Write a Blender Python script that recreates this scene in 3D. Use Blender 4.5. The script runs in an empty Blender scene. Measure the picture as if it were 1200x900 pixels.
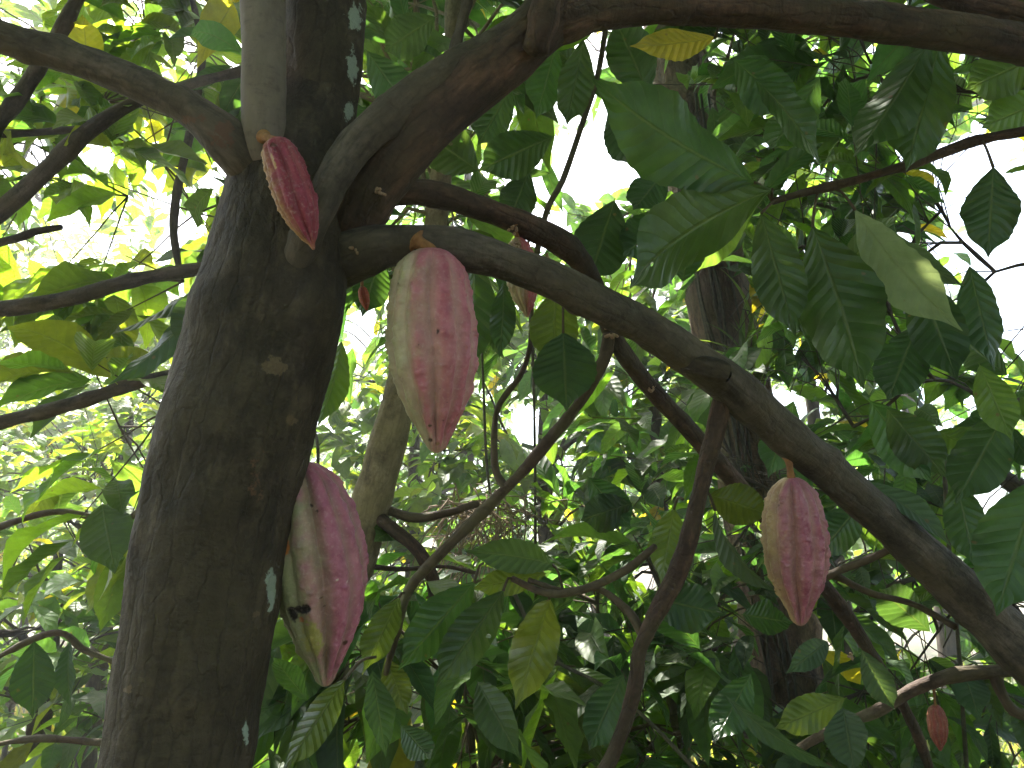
import bpy, math, random
import numpy as np
from mathutils import Vector

random.seed(11)
RNG = np.random.default_rng(11)
SC = bpy.context.scene
COL = SC.collection

# ------------------------------------------------------------------ camera
PITCH = math.radians(15)
CAM = np.array([0.0, 0.0, 1.5])
FWD = np.array([0, math.cos(PITCH), math.sin(PITCH)])
UP = np.array([0, -math.sin(PITCH), math.cos(PITCH)])
RIGHT = np.array([1.0, 0, 0])
FPX = 900.0


def P(px, py, d):
    """World point that stands d metres in front of the camera on the line through a photo pixel."""
    return CAM + FWD * d + RIGHT * ((px - 600) / FPX * d) - UP * ((py - 450) / FPX * d)


def proj(p):
    q = np.asarray(p) - CAM
    d = q @ FWD
    dd = np.maximum(d, 1e-3)
    return 600 + (q @ RIGHT) / dd * FPX, 450 - (q @ UP) / dd * FPX, d


cam = bpy.data.cameras.new('camera')
cam.lens = 27.0
cam.sensor_width = 36.0
cam.clip_start = 0.02
cam.clip_end = 500
camo = bpy.data.objects.new('camera', cam)
COL.objects.link(camo)
camo.location = CAM
camo.rotation_euler = (math.radians(90) + PITCH, 0, 0)
SC.camera = camo

# ------------------------------------------------------------------ light
SUN_EL = math.radians(60)
SUN_AZ = math.radians(-24)          # from +Y towards -X
EXPO = 2.8
w = bpy.data.worlds.new('World')
SC.world = w
w.use_nodes = True
nt = w.node_tree
nt.nodes.clear()
sky = nt.nodes.new('ShaderNodeTexSky')
sky.sky_type = 'NISHITA'
sky.sun_disc = False
sky.sun_elevation = SUN_EL
sky.sun_rotation = SUN_AZ
sky.air_density = 1.0
sky.dust_density = 4.0
sky.ozone_density = 1.0
bg = nt.nodes.new('ShaderNodeBackground')
bg.inputs['Strength'].default_value = 0.14
ow = nt.nodes.new('ShaderNodeOutputWorld')
nt.links.new(sky.outputs[0], bg.inputs[0])
nt.links.new(bg.outputs[0], ow.inputs[0])
sl = bpy.data.lights.new('sun', 'SUN')
sl.energy = 5.0
sl.angle = math.radians(0.5)
sl.color = (1.0, 0.95, 0.86)
so = bpy.data.objects.new('sun', sl)
COL.objects.link(so)
sd = Vector((math.sin(SUN_AZ) * math.cos(SUN_EL), math.cos(SUN_AZ) * math.cos(SUN_EL), math.sin(SUN_EL)))
so.rotation_euler = sd.to_track_quat('Z', 'Y').to_euler()
so.location = (-3, 6, 12)
SC.view_settings.view_transform = 'Standard'
SC.view_settings.look = 'None'
SC.view_settings.exposure = EXPO
SC.view_settings.gamma = 1
SC.cycles.max_bounces = 10
SC.cycles.diffuse_bounces = 5
SC.cycles.glossy_bounces = 3
SC.cycles.transmission_bounces = 8
SC.cycles.transparent_max_bounces = 8
SC.cycles.use_denoising = True


# ------------------------------------------------------------------ noise
def _hash(i, j, k, seed):
    n = (i * 374761393 + j * 668265263 + k * 2147483647 + seed * 974634777) & 0xFFFFFFFF
    n = ((n ^ (n >> 13)) * 1274126177) & 0xFFFFFFFF
    n = n ^ (n >> 16)
    return (n & 0xFFFF) / 65535.0 * 2 - 1


def vnoise(p, seed=0):
    p = np.asarray(p, float)
    i = np.floor(p).astype(np.int64)
    f = p - i
    f = f * f * (3 - 2 * f)
    out = 0
    for a in (0, 1):
        for b in (0, 1):
            for c in (0, 1):
                wgt = (f[:, 0] if a else 1 - f[:, 0]) * (f[:, 1] if b else 1 - f[:, 1]) * (f[:, 2] if c else 1 - f[:, 2])
                out = out + wgt * _hash(i[:, 0] + a, i[:, 1] + b, i[:, 2] + c, seed)
    return out


def fbm(p, octs=4, seed=0):
    p = np.asarray(p, float)
    s, a = 0, 1.0
    for o in range(octs):
        s = s + a * vnoise(p * 2 ** o, seed + o * 17)
        a *= 0.5
    return s


def sstep(a, b, x):
    t = np.clip((x - a) / (b - a), 0, 1)
    return t * t * (3 - 2 * t)


def unit(v):
    v = np.asarray(v, float)
    return v / (np.linalg.norm(v, axis=-1, keepdims=True) + 1e-12)


# ------------------------------------------------------------------ mesh plumbing
class MB:
    """Collects quads (and their attributes) for ONE mesh object."""

    def __init__(self):
        self.v, self.f, self.att, self.uv = [], [], {}, []
        self.n = 0

    def add(self, v, f, uv=None, **att):
        v = np.asarray(v, float)
        self.v.append(v)
        self.f.append(np.asarray(f, np.int64) + self.n)
        for k, a in att.items():
            self.att.setdefault(k, []).append(np.asarray(a, float))
        if uv is not None:
            self.uv.append(np.asarray(uv, float))
        self.n += len(v)

    def build(self, name, mat, parent=None):
        v = np.concatenate(self.v)
        f = np.concatenate(self.f)
        o0 = np.zeros(3)
        if parent is not None:
            q = parent
            while q is not None:
                o0 = o0 + np.array(q.location)
                q = q.parent
        else:
            o0 = np.array([v[:, 0].mean(), v[:, 1].mean(), v[:, 2].min()])
        me = bpy.data.meshes.new(name)
        me.vertices.add(len(v))
        me.vertices.foreach_set('co', (v - o0).astype(np.float32).ravel())
        me.loops.add(f.size)
        me.loops.foreach_set('vertex_index', f.astype(np.int32).ravel())
        me.polygons.add(len(f))
        me.polygons.foreach_set('loop_start', np.arange(0, f.size, 4, dtype=np.int32))
        me.polygons.foreach_set('use_smooth', np.ones(len(f), bool))
        for k, a in self.att.items():
            a = np.concatenate(a)
            if a.ndim == 2 and k.endswith('color'):
                at = me.attributes.new(k, 'FLOAT_COLOR', 'POINT')
                at.data.foreach_set('color', np.c_[a, np.ones(len(a))].astype(np.float32).ravel())
            elif a.ndim == 2:
                at = me.attributes.new(k, 'FLOAT_VECTOR', 'POINT')
                at.data.foreach_set('vector', a.astype(np.float32).ravel())
            else:
                at = me.attributes.new(k, 'FLOAT', 'POINT')
                at.data.foreach_set('value', a.astype(np.float32))
        if self.uv:
            uv = np.concatenate(self.uv)[f.ravel()]
            u = me.uv_layers.new(name='uv')
            u.data.foreach_set('uv', uv.astype(np.float32).ravel())
        me.update(calc_edges=True)
        me.validate()
        if mat:
            me.materials.append(mat)
        ob = bpy.data.objects.new(name, me)
        COL.objects.link(ob)
        if parent is not None:
            ob.parent = parent
        else:
            ob.location = o0
        return ob


def empty(name, loc):
    o = bpy.data.objects.new(name, None)
    o.empty_display_size = 0.1
    o.location = loc
    COL.objects.link(o)
    return o


def tag(o, label, cat=None, group=None, kind=None):
    if label:
        o['label'] = label
    if cat:
        o['category'] = cat
    if group:
        o['group'] = group
    if kind:
        o['kind'] = kind
    return o


def catmull(pts, n):
    """Resample control rows (any columns) with a Catmull-Rom spline to about n rows."""
    p = np.asarray(pts, float)
    if len(p) == 2:
        t = np.linspace(0, 1, n)[:, None]
        return p[0] * (1 - t) + p[1] * t
    q = np.vstack([2 * p[0] - p[1], p, 2 * p[-1] - p[-2]])
    seg = len(p) - 1
    u = np.linspace(0, seg, n)
    i = np.minimum(u.astype(int), seg - 1)
    t = (u - i)[:, None]
    a, b, c, d = q[i], q[i + 1], q[i + 2], q[i + 3]
    return 0.5 * (2 * b + (c - a) * t + (2 * a - 5 * b + 4 * c - d) * t ** 2 + (3 * b - a - 3 * c + d) * t ** 3)


def tube(mb, ctrl, seg=10, step=0.02, rough=0.0, freq=30.0, knots=(), seed=0, lump=0.0, fine=0.0, nmax=400, paint=None, ring=0.0):
    """Tapered branch through control rows (x, y, z, radius)."""
    c = np.asarray(ctrl, float)
    L = np.linalg.norm(np.diff(c[:, :3], axis=0), axis=1).sum()
    n = int(np.clip(L / step, 4, nmax))
    s = catmull(c, n * 3)
    arc = np.r_[0, np.cumsum(np.linalg.norm(np.diff(s[:, :3], axis=0), axis=1))]
    t = np.linspace(0, arc[-1], n)
    s = np.stack([np.interp(t, arc, s[:, k]) for k in range(4)], 1)
    p, r = s[:, :3], np.maximum(s[:, 3], 0.0006)
    tan = unit(np.gradient(p, axis=0))
    ref = np.array([0, -1.0, 0])
    if abs(tan[0] @ ref) > 0.95:
        ref = np.array([1.0, 0, 0])
    U = np.zeros_like(p)
    u = unit(ref - tan[0] * (ref @ tan[0]))
    for k in range(n):
        u = unit(u - tan[k] * (u @ tan[k]))
        U[k] = u
    V = np.cross(tan, U)
    th = np.arange(seg) / seg * 2 * np.pi
    cs, sn = np.cos(th), np.sin(th)
    bark = np.stack([np.broadcast_to(cs, (n, seg)) * r[:, None], np.broadcast_to(sn, (n, seg)) * r[:, None],
                     np.broadcast_to(t[:, None], (n, seg))], 2).reshape(-1, 3)
    R = np.repeat(r, seg)
    h = np.zeros(n * seg)
    if lump:
        h += lump * R * fbm(bark / (np.mean(r) * 2.2), 2, seed)
    if rough:
        h += rough * fbm(bark * freq * np.array([1, 1, 0.45]), 4, seed + 5)
    if fine:
        h += fine * vnoise(bark * np.array([160, 160, 420]), seed + 9)
    if ring:
        zz = bark[:, 2] + 0.004 * fbm(bark * 18, 2, seed + 3)
        h += ring * (np.maximum(0, np.sin(zz * 150 + 3 * vnoise(bark * 6, seed)))) ** 6 * vnoise(bark * 14, seed + 4)
    tt, aa = np.repeat(t, seg), np.tile(th, n)
    for (kf, ka, ks, kh) in knots:
        da = np.angle(np.exp(1j * (aa - ka))) * R
        h += kh * np.exp(-((tt - kf * arc[-1]) ** 2 + da ** 2) / (2 * ks * ks))
    rr = (R + h).reshape(n, seg)
    v = p[:, None] + (U[:, None] * cs[None, :, None] + V[:, None] * sn[None, :, None]) * rr[:, :, None]
    v = v.reshape(-1, 3)
    a = np.arange(n - 1)[:, None] * seg
    j = np.arange(seg)[None]
    j2 = (j + 1) % seg
    f = np.stack([a + j, a + j2, a + seg + j2, a + seg + j], 2).reshape(-1, 4)
    # rounded end caps
    for end, sgn in ((0, -1), (n - 1, 1)):
        c0 = len(v)
        ringv = v[end * seg:(end + 1) * seg]
        inner = p[end] + (ringv - p[end]) * 0.5 + tan[end] * sgn * r[end] * 0.35
        tip = np.repeat((p[end] + tan[end] * sgn * r[end] * 0.45)[None], seg, 0)
        v = np.vstack([v, inner, tip])
        bark = np.vstack([bark, bark[end * seg:(end + 1) * seg] * [.5, .5, 1], bark[end * seg:(end + 1) * seg] * [0, 0, 1]])
        k = np.arange(seg)
        k2 = (k + 1) % seg
        e = end * seg
        q1 = np.stack([e + k, e + k2, c0 + k2, c0 + k], 1)
        q2 = np.stack([c0 + k, c0 + k2, c0 + seg + k2, c0 + seg + k], 1)
        if sgn < 0:
            q1, q2 = q1[:, ::-1], q2[:, ::-1]
        f = np.vstack([f, q1, q2])
    if paint is None:
        pc = np.zeros((len(v), 3))
    else:
        pc = paint(v)
    mb.add(v, f, bark_co=bark, patch_color=pc)
    return p, r, tan


# ------------------------------------------------------------------ materials
def nodes(name):
    m = bpy.data.materials.new(name)
    m.use_nodes = True
    t = m.node_tree
    t.nodes.clear()
    return m, t


def N(t, kind, **kw):
    n = t.nodes.new(kind)
    for k, v in kw.items():
        if isinstance(k, str) and hasattr(n, k):
            setattr(n, k, v)
    return n


def lk(t, a, b):
    t.links.new(a, b)


def math_n(t, op, a, b=None, c=None):
    n = t.nodes.new('ShaderNodeMath')
    n.operation = op
    for i, x in enumerate((a, b, c)):
        if x is None:
            continue
        if isinstance(x, (int, float)):
            n.inputs[i].default_value = x
        else:
            lk(t, x, n.inputs[i])
    return n.outputs[0]


def mixc(t, fac, a, b, mode='MIX'):
    n = t.nodes.new('ShaderNodeMix')
    n.data_type = 'RGBA'
    n.blend_type = mode
    for sock, x in ((n.inputs['Factor'], fac), (n.inputs['A'], a), (n.inputs['B'], b)):
        pass
    ins = [i for i in n.inputs if i.enabled]
    f, A, B = ins[0], ins[1], ins[2]
    for s, x in ((f, fac), (A, a), (B, b)):
        if isinstance(x, (int, float)):
            s.default_value = x
        elif isinstance(x, tuple):
            s.default_value = (*x, 1) if len(x) == 3 else x
        else:
            lk(t, x, s)
    return [o for o in n.outputs if o.enabled][0]


def noise_n(t, vec, scale, detail=4, rough=0.55, out='Fac'):
    n = t.nodes.new('ShaderNodeTexNoise')
    n.inputs['Scale'].default_value = scale
    n.inputs['Detail'].default_value = detail
    n.inputs['Roughness'].default_value = rough
    if vec is not None:
        lk(t, vec, n.inputs['Vector'])
    return n.outputs[out]


def ramp(t, fac, stops):
    n = t.nodes.new('ShaderNodeValToRGB')
    e = n.color_ramp.elements
    while len(e) < len(stops):
        e.new(0.5)
    for i, (p, c) in enumerate(stops):
        e[i].position = p
        e[i].color = (*c, 1) if len(c) == 3 else c
    lk(t, fac, n.inputs[0])
    return n.outputs[0]


def mapping(t, vec, scale):
    n = t.nodes.new('ShaderNodeMapping')
    n.inputs['Scale'].default_value = scale
    lk(t, vec, n.inputs['Vector'])
    return n.outputs[0]


def bark_material(name, dark, mid, light, moss, lichen=0.5, bump=0.6, stretch=0.35, bdist=0.008, fiss=0.4):
    m, t = nodes(name)
    at = N(t, 'ShaderNodeAttribute', attribute_name='bark_co').outputs['Vector']
    pc = N(t, 'ShaderNodeAttribute', attribute_name='patch_color')
    st = mapping(t, at, (1, 1, stretch))
    cross = mapping(t, at, (0.6, 0.6, 1.5))
    n1 = noise_n(t, st, 38, 6, 0.65)
    n2 = noise_n(t, at, 7, 4, 0.6)
    n3 = noise_n(t, cross, 120, 4, 0.6)
    col = ramp(t, math_n(t, 'ADD', math_n(t, 'MULTIPLY', n1, 0.75), math_n(t, 'MULTIPLY', noise_n(t, mapping(t, at, (1, 1, 0.6)), 150, 3, 0.6), 0.25)), [(0.36, dark), (0.50, mid), (0.64, light)])
    col = mixc(t, ramp(t, n2, [(0.42, (0, 0, 0)), (0.66, (1, 1, 1))]), col, mixc(t, n1, moss, tuple(min(1, 1.7 * x) for x in moss)))
    # pale crustose lichen, broken up
    n4 = noise_n(t, at, 22, 5, 0.62)
    n5 = noise_n(t, at, 4.5, 2, 0.5)
    lic = math_n(t, 'MULTIPLY', ramp(t, n4, [(0.66, (0, 0, 0)), (0.72, (1, 1, 1))]), ramp(t, n5, [(0.45, (0, 0, 0)), (0.6, (1, 1, 1))]))
    lic = math_n(t, 'MULTIPLY', lic, lichen)
    col = mixc(t, lic, col, (0.30, 0.31, 0.25))
    # cracks / dark lenticel lines running round the stem
    crk = ramp(t, n3, [(0.30, (0.35, 0.35, 0.35)), (0.45, (1, 1, 1))])
    col = mixc(t, 0.35, col, crk, 'MULTIPLY')
    # long fissures
    fis = N(t, 'ShaderNodeTexVoronoi')
    fis.feature = 'DISTANCE_TO_EDGE'
    fis.inputs['Scale'].default_value = 55
    wv = N(t, 'ShaderNodeVectorMath')
    wv.operation = 'MULTIPLY_ADD'
    lk(t, noise_n(t, at, 30, 3, 0.6, 'Color'), wv.inputs[0])
    wv.inputs[1].default_value = (0.012, 0.012, 0.03)
    lk(t, mapping(t, at, (1, 1, 0.22)), wv.inputs[2])
    lk(t, wv.outputs[0], fis.inputs['Vector'])
    fm_ = ramp(t, fis.outputs['Distance'], [(0.0, (0.35, 0.35, 0.35)), (0.10, (1, 1, 1))])
    col = mixc(t, fiss, col, fm_, 'MULTIPLY')
    # painted-on growths (individual lichen spots at known places)
    pv = pc.outputs['Color']
    sep = N(t, 'ShaderNodeSeparateColor')
    lk(t, pv, sep.inputs[0])
    msk = math_n(t, 'MULTIPLY_ADD', noise_n(t, at, 110, 5, 0.7), 1.7, -0.85)
    a1 = ramp(t, math_n(t, 'ADD', sep.outputs[0], msk), [(0.42, (0, 0, 0)), (0.55, (1, 1, 1))])
    a2 = ramp(t, math_n(t, 'ADD', sep.outputs[1], msk), [(0.42, (0, 0, 0)), (0.55, (1, 1, 1))])
    a3 = ramp(t, math_n(t, 'ADD', sep.outputs[2], msk), [(0.42, (0, 0, 0)), (0.55, (1, 1, 1))])
    col = mixc(t, a1, col, (0.10, 0.070, 0.042))
    col = mixc(t, a2, col, (0.23, 0.27, 0.235))
    col = mixc(t, a3, col, (0.085, 0.045, 0.028))
    b = N(t, 'ShaderNodeBsdfPrincipled')
    lk(t, col, b.inputs['Base Color'])
    b.inputs['Roughness'].default_value = 0.8
    b.inputs['Specular IOR Level'].default_value = 0.3
    bn = N(t, 'ShaderNodeBump')
    bn.inputs['Strength'].default_value = bump
    bn.inputs['Distance'].default_value = bdist
    hsum = math_n(t, 'ADD', math_n(t, 'ADD', n1, math_n(t, 'MULTIPLY', fm_, fiss * 0.6)), math_n(t, 'MULTIPLY', n3, 0.35))
    lk(t, hsum, bn.inputs['Height'])
    lk(t, bn.outputs[0], b.inputs['Normal'])
    o = N(t, 'ShaderNodeOutputMaterial')
    lk(t, b.outputs[0], o.inputs[0])
    return m


def leaf_material(name, nveins=11.0, trans=0.5, rough=0.30, holes=True):
    m, t = nodes(name)
    colr = N(t, 'ShaderNodeAttribute', attribute_name='leaf_color').outputs['Color']
    uv = N(t, 'ShaderNodeUVMap', uv_map='uv').outputs['UV']
    sp = N(t, 'ShaderNodeSeparateXYZ')
    lk(t, uv, sp.inputs[0])
    u, v = sp.outputs[0], sp.outputs[1]
    au = math_n(t, 'ABSOLUTE', math_n(t, 'SUBTRACT', u, 0.5))
    ph = math_n(t, 'SUBTRACT', math_n(t, 'MULTIPLY', v, nveins), math_n(t, 'MULTIPLY', au, 3.0))
    ph = math_n(t, 'ADD', ph, math_n(t, 'MULTIPLY', math_n(t, 'SIGN', math_n(t, 'SUBTRACT', u, 0.5)), 0.22))
    ph = math_n(t, 'ADD', ph, math_n(t, 'MULTIPLY', noise_n(t, N(t, 'ShaderNodeNewGeometry').outputs['Position'], 9, 3, 0.6), 0.9))
    fr = math_n(t, 'ABSOLUTE', math_n(t, 'SUBTRACT', math_n(t, 'FRACT', ph), 0.5))
    vein = ramp(t, fr, [(0.0, (1, 1, 1)), (0.07, (0, 0, 0))])
    mid = ramp(t, au, [(0.008, (1, 1, 1)), (0.03, (0, 0, 0))])
    geo = N(t, 'ShaderNodeNewGeometry')
    nz = noise_n(t, geo.outputs['Position'], 35, 4, 0.6)
    col = mixc(t, 1.0, colr, ramp(t, nz, [(0.25, (0.72, 0.74, 0.7)), (0.75, (1.25, 1.22, 1.2))]), 'MULTIPLY')
    vm = math_n(t, 'MAXIMUM', math_n(t, 'MULTIPLY', vein, 0.07), math_n(t, 'MULTIPLY', mid, 0.45))
    col = mixc(t, vm, col, mixc(t, 0.5, colr, (0.16, 0.19, 0.08)))
    # brown necrotic flecks
    sc_ = N(t, 'ShaderNodeTexVoronoi')
    sc_.inputs['Scale'].default_value = 26
    lk(t, geo.outputs['Position'], sc_.inputs['Vector'])
    spot = ramp(t, math_n(t, 'ADD', sc_.outputs['Distance'], math_n(t, 'MULTIPLY', nz, 0.35)), [(0.20, (1, 1, 1)), (0.25, (0, 0, 0))])
    col = mixc(t, math_n(t, 'MULTIPLY', spot, 0.7), col, (0.09, 0.055, 0.025))
    # from below a leaf is paler and duller
    back = geo.outputs['Backfacing']
    colb = mixc(t, 0.20, col, (0.11, 0.15, 0.07))
    cfront = mixc(t, back, col, colb)
    pr = N(t, 'ShaderNodeBsdfPrincipled')
    lk(t, cfront, pr.inputs['Base Color'])
    rg = math_n(t, 'ADD', math_n(t, 'MULTIPLY', back, 0.22), rough)
    lk(t, rg, pr.inputs['Roughness'])
    pr.inputs['Specular IOR Level'].default_value = 0.5
    tr = N(t, 'ShaderNodeBsdfTranslucent')
    tc = mixc(t, 1.0, col, (3.3, 3.0, 1.25), 'MULTIPLY')
    tc = mixc(t, math_n(t, 'MULTIPLY', vm, 0.5), tc, (0.05, 0.09, 0.01))
    lk(t, tc, tr.inputs['Color'])
    bn = N(t, 'ShaderNodeBump')
    bn.inputs['Strength'].default_value = 0.55
    bn.inputs['Distance'].default_value = 0.004
    hh = math_n(t, 'SUBTRACT', math_n(t, 'MULTIPLY', math_n(t, 'POWER', fr, 0.6), 1.0), math_n(t, 'MULTIPLY', mid, 0.8))
    hh = math_n(t, 'ADD', hh, math_n(t, 'MULTIPLY', nz, 0.25))
    lk(t, hh, bn.inputs['Height'])
    lk(t, bn.outputs[0], pr.inputs['Normal'])
    lk(t, bn.outputs[0], tr.inputs['Normal'])
    mx = N(t, 'ShaderNodeMixShader')
    mx.inputs[0].default_value = trans
    lk(t, pr.outputs[0], mx.inputs[1])
    lk(t, tr.outputs[0], mx.inputs[2])
    out = mx.outputs[0]
    if holes:       # insect holes
        h = N(t, 'ShaderNodeTexVoronoi')
        h.inputs['Scale'].default_value = 21
        lk(t, geo.outputs['Position'], h.inputs['Vector'])
        hv = math_n(t, 'ADD', h.outputs['Distance'], math_n(t, 'MULTIPLY', noise_n(t, geo.outputs['Position'], 5, 2, 0.5), 0.5))
        hm = ramp(t, hv, [(0.262, (1, 1, 1)), (0.264, (0, 0, 0))])
        tp = N(t, 'ShaderNodeBsdfTransparent')
        m2 = N(t, 'ShaderNodeMixShader')
        lk(t, hm, m2.inputs[0])
        lk(t, out, m2.inputs[1])
        lk(t, tp.outputs[0], m2.inputs[2])
        out = m2.outputs[0]
    o = N(t, 'ShaderNodeOutputMaterial')
    lk(t, out, o.inputs[0])
    return m


def pod_material(name):
    m, t = nodes(name)
    colr = N(t, 'ShaderNodeAttribute', attribute_name='skin_color').outputs['Color']
    tc = N(t, 'ShaderNodeTexCoord').outputs['Object']
    n1 = noise_n(t, tc, 260, 4, 0.6)
    n2 = noise_n(t, tc, 55, 4, 0.6)
    col = mixc(t, 1.0, colr, ramp(t, n2, [(0.3, (0.82, 0.80, 0.80)), (0.7, (1.15, 1.17, 1.15))]), 'MULTIPLY')
    # pale flecks (waxy bloom on the warts)
    fl = ramp(t, n1, [(0.54, (0, 0, 0)), (0.70, (1, 1, 1))])
    col = mixc(t, math_n(t, 'MULTIPLY', fl, 0.18), col, (0.62, 0.48, 0.46))
    # small dark pores
    vo = N(t, 'ShaderNodeTexVoronoi')
    vo.inputs['Scale'].default_value = 95
    lk(t, tc, vo.inputs['Vector'])
    dk = ramp(t, math_n(t, 'ADD', vo.outputs['Distance'], math_n(t, 'MULTIPLY', n2, 0.7)), [(0.33, (1, 1, 1)), (0.40, (0, 0, 0))])
    col = mixc(t, math_n(t, 'MULTIPLY', dk, 0.6), col, (0.05, 0.02, 0.02))
    b = N(t, 'ShaderNodeBsdfPrincipled')
    lk(t, col, b.inputs['Base Color'])
    b.inputs['Roughness'].default_value = 0.5
    b.inputs['Specular IOR Level'].default_value = 0.35
    b.inputs['Subsurface Weight'].default_value = 0.08
    b.inputs['Subsurface Radius'].default_value = (0.006, 0.002, 0.002)
    bn = N(t, 'ShaderNodeBump')
    bn.inputs['Strength'].default_value = 0.5
    bn.inputs['Distance'].default_value = 0.0015
    lk(t, math_n(t, 'ADD', n1, math_n(t, 'MULTIPLY', n2, 1.2)), bn.inputs['Height'])
    lk(t, bn.outputs[0], b.inputs['Normal'])
    o = N(t, 'ShaderNodeOutputMaterial')
    lk(t, b.outputs[0], o.inputs[0])
    return m


def plain_material(name, c1, c2, scale=20, rough=0.85):
    m, t = nodes(name)
    tc = N(t, 'ShaderNodeTexCoord').outputs['Object']
    n1 = noise_n(t, tc, scale, 6, 0.65)
    col = ramp(t, n1, [(0.3, c1), (0.7, c2)])
    b = N(t, 'ShaderNodeBsdfPrincipled')
    lk(t, col, b.inputs['Base Color'])
    b.inputs['Roughness'].default_value = rough
    bn = N(t, 'ShaderNodeBump')
    bn.inputs['Strength'].default_value = 0.6
    bn.inputs['Distance'].default_value = 0.01
    lk(t, n1, bn.inputs['Height'])
    lk(t, bn.outputs[0], b.inputs['Normal'])
    o = N(t, 'ShaderNodeOutputMaterial')
    lk(t, b.outputs[0], o.inputs[0])
    return m


M_TRUNK = bark_material('dark_mossy_bark', (0.016, 0.0108, 0.0070), (0.034, 0.0235, 0.0150), (0.070, 0.050, 0.033), (0.040, 0.029, 0.017), 0.35, 1.0, 0.6, 0.008, 0.32)
M_LIMB = bark_material('grey_brown_bark', (0.024, 0.018, 0.014), (0.060, 0.046, 0.037), (0.125, 0.096, 0.076), (0.058, 0.044, 0.027), 0.4, 0.7, 0.3, 0.008, 0.3)
M_PALE = bark_material('smooth_grey_bark', (0.10, 0.076, 0.066), (0.135, 0.106, 0.092), (0.18, 0.145, 0.128), (0.13, 0.104, 0.082), 0.7, 0.3, 0.4, 0.003, 0.05)
M_TAN = bark_material('pale_tan_bark', (0.11, 0.082, 0.052), (0.20, 0.155, 0.10), (0.31, 0.25, 0.17), (0.17, 0.135, 0.075), 0.6, 0.7, 0.5, 0.006, 0.3)
M_RED = bark_material('reddish_bark', (0.020, 0.012, 0.009), (0.052, 0.029, 0.021), (0.125, 0.068, 0.048), (0.045, 0.034, 0.020), 0.25, 0.9, 0.3, 0.008, 0.35)
M_ROUGH = bark_material('rough_reddish_bark', (0.045, 0.026, 0.018), (0.125, 0.075, 0.048), (0.25, 0.155, 0.095), (0.10, 0.08, 0.04), 0.4, 0.9, 0.35, 0.015, 0.5)
M_TWIG = bark_material('brown_twig_bark', (0.03, 0.018, 0.012), (0.07, 0.044, 0.03), (0.12, 0.08, 0.056), (0.09, 0.08, 0.04), 0.3, 0.5, 0.3)
M_LEAF = leaf_material('cacao_leaf')
M_LEAF_OLD = leaf_material('mature_leaf', trans=0.36, rough=0.33)
M_LEAF_FAR = leaf_material('far_leaf', nveins=8, trans=0.5, rough=0.32, holes=False)
M_POD = pod_material('cacao_skin')
M_STALK = plain_material('woody_stalk', (0.14, 0.055, 0.02), (0.30, 0.14, 0.05), 90)
M_VINE = plain_material('vine_bark', (0.03, 0.026, 0.015), (0.09, 0.08, 0.045), 60)
M_DRY = plain_material('dry_strands', (0.10, 0.065, 0.04), (0.26, 0.18, 0.11), 40)

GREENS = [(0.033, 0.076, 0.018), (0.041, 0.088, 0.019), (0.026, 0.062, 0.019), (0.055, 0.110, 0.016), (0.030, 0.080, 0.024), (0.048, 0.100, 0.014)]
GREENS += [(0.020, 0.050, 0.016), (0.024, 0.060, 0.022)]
FRESH = [(0.062, 0.118, 0.016), (0.078, 0.132, 0.017), (0.055, 0.110, 0.018), (0.100, 0.142, 0.020)]  # lighter greens, also mixed into far trees meant to look sunlit
YELLOW = [(0.26, 0.22, 0.02), (0.20, 0.20, 0.02)]


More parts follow.
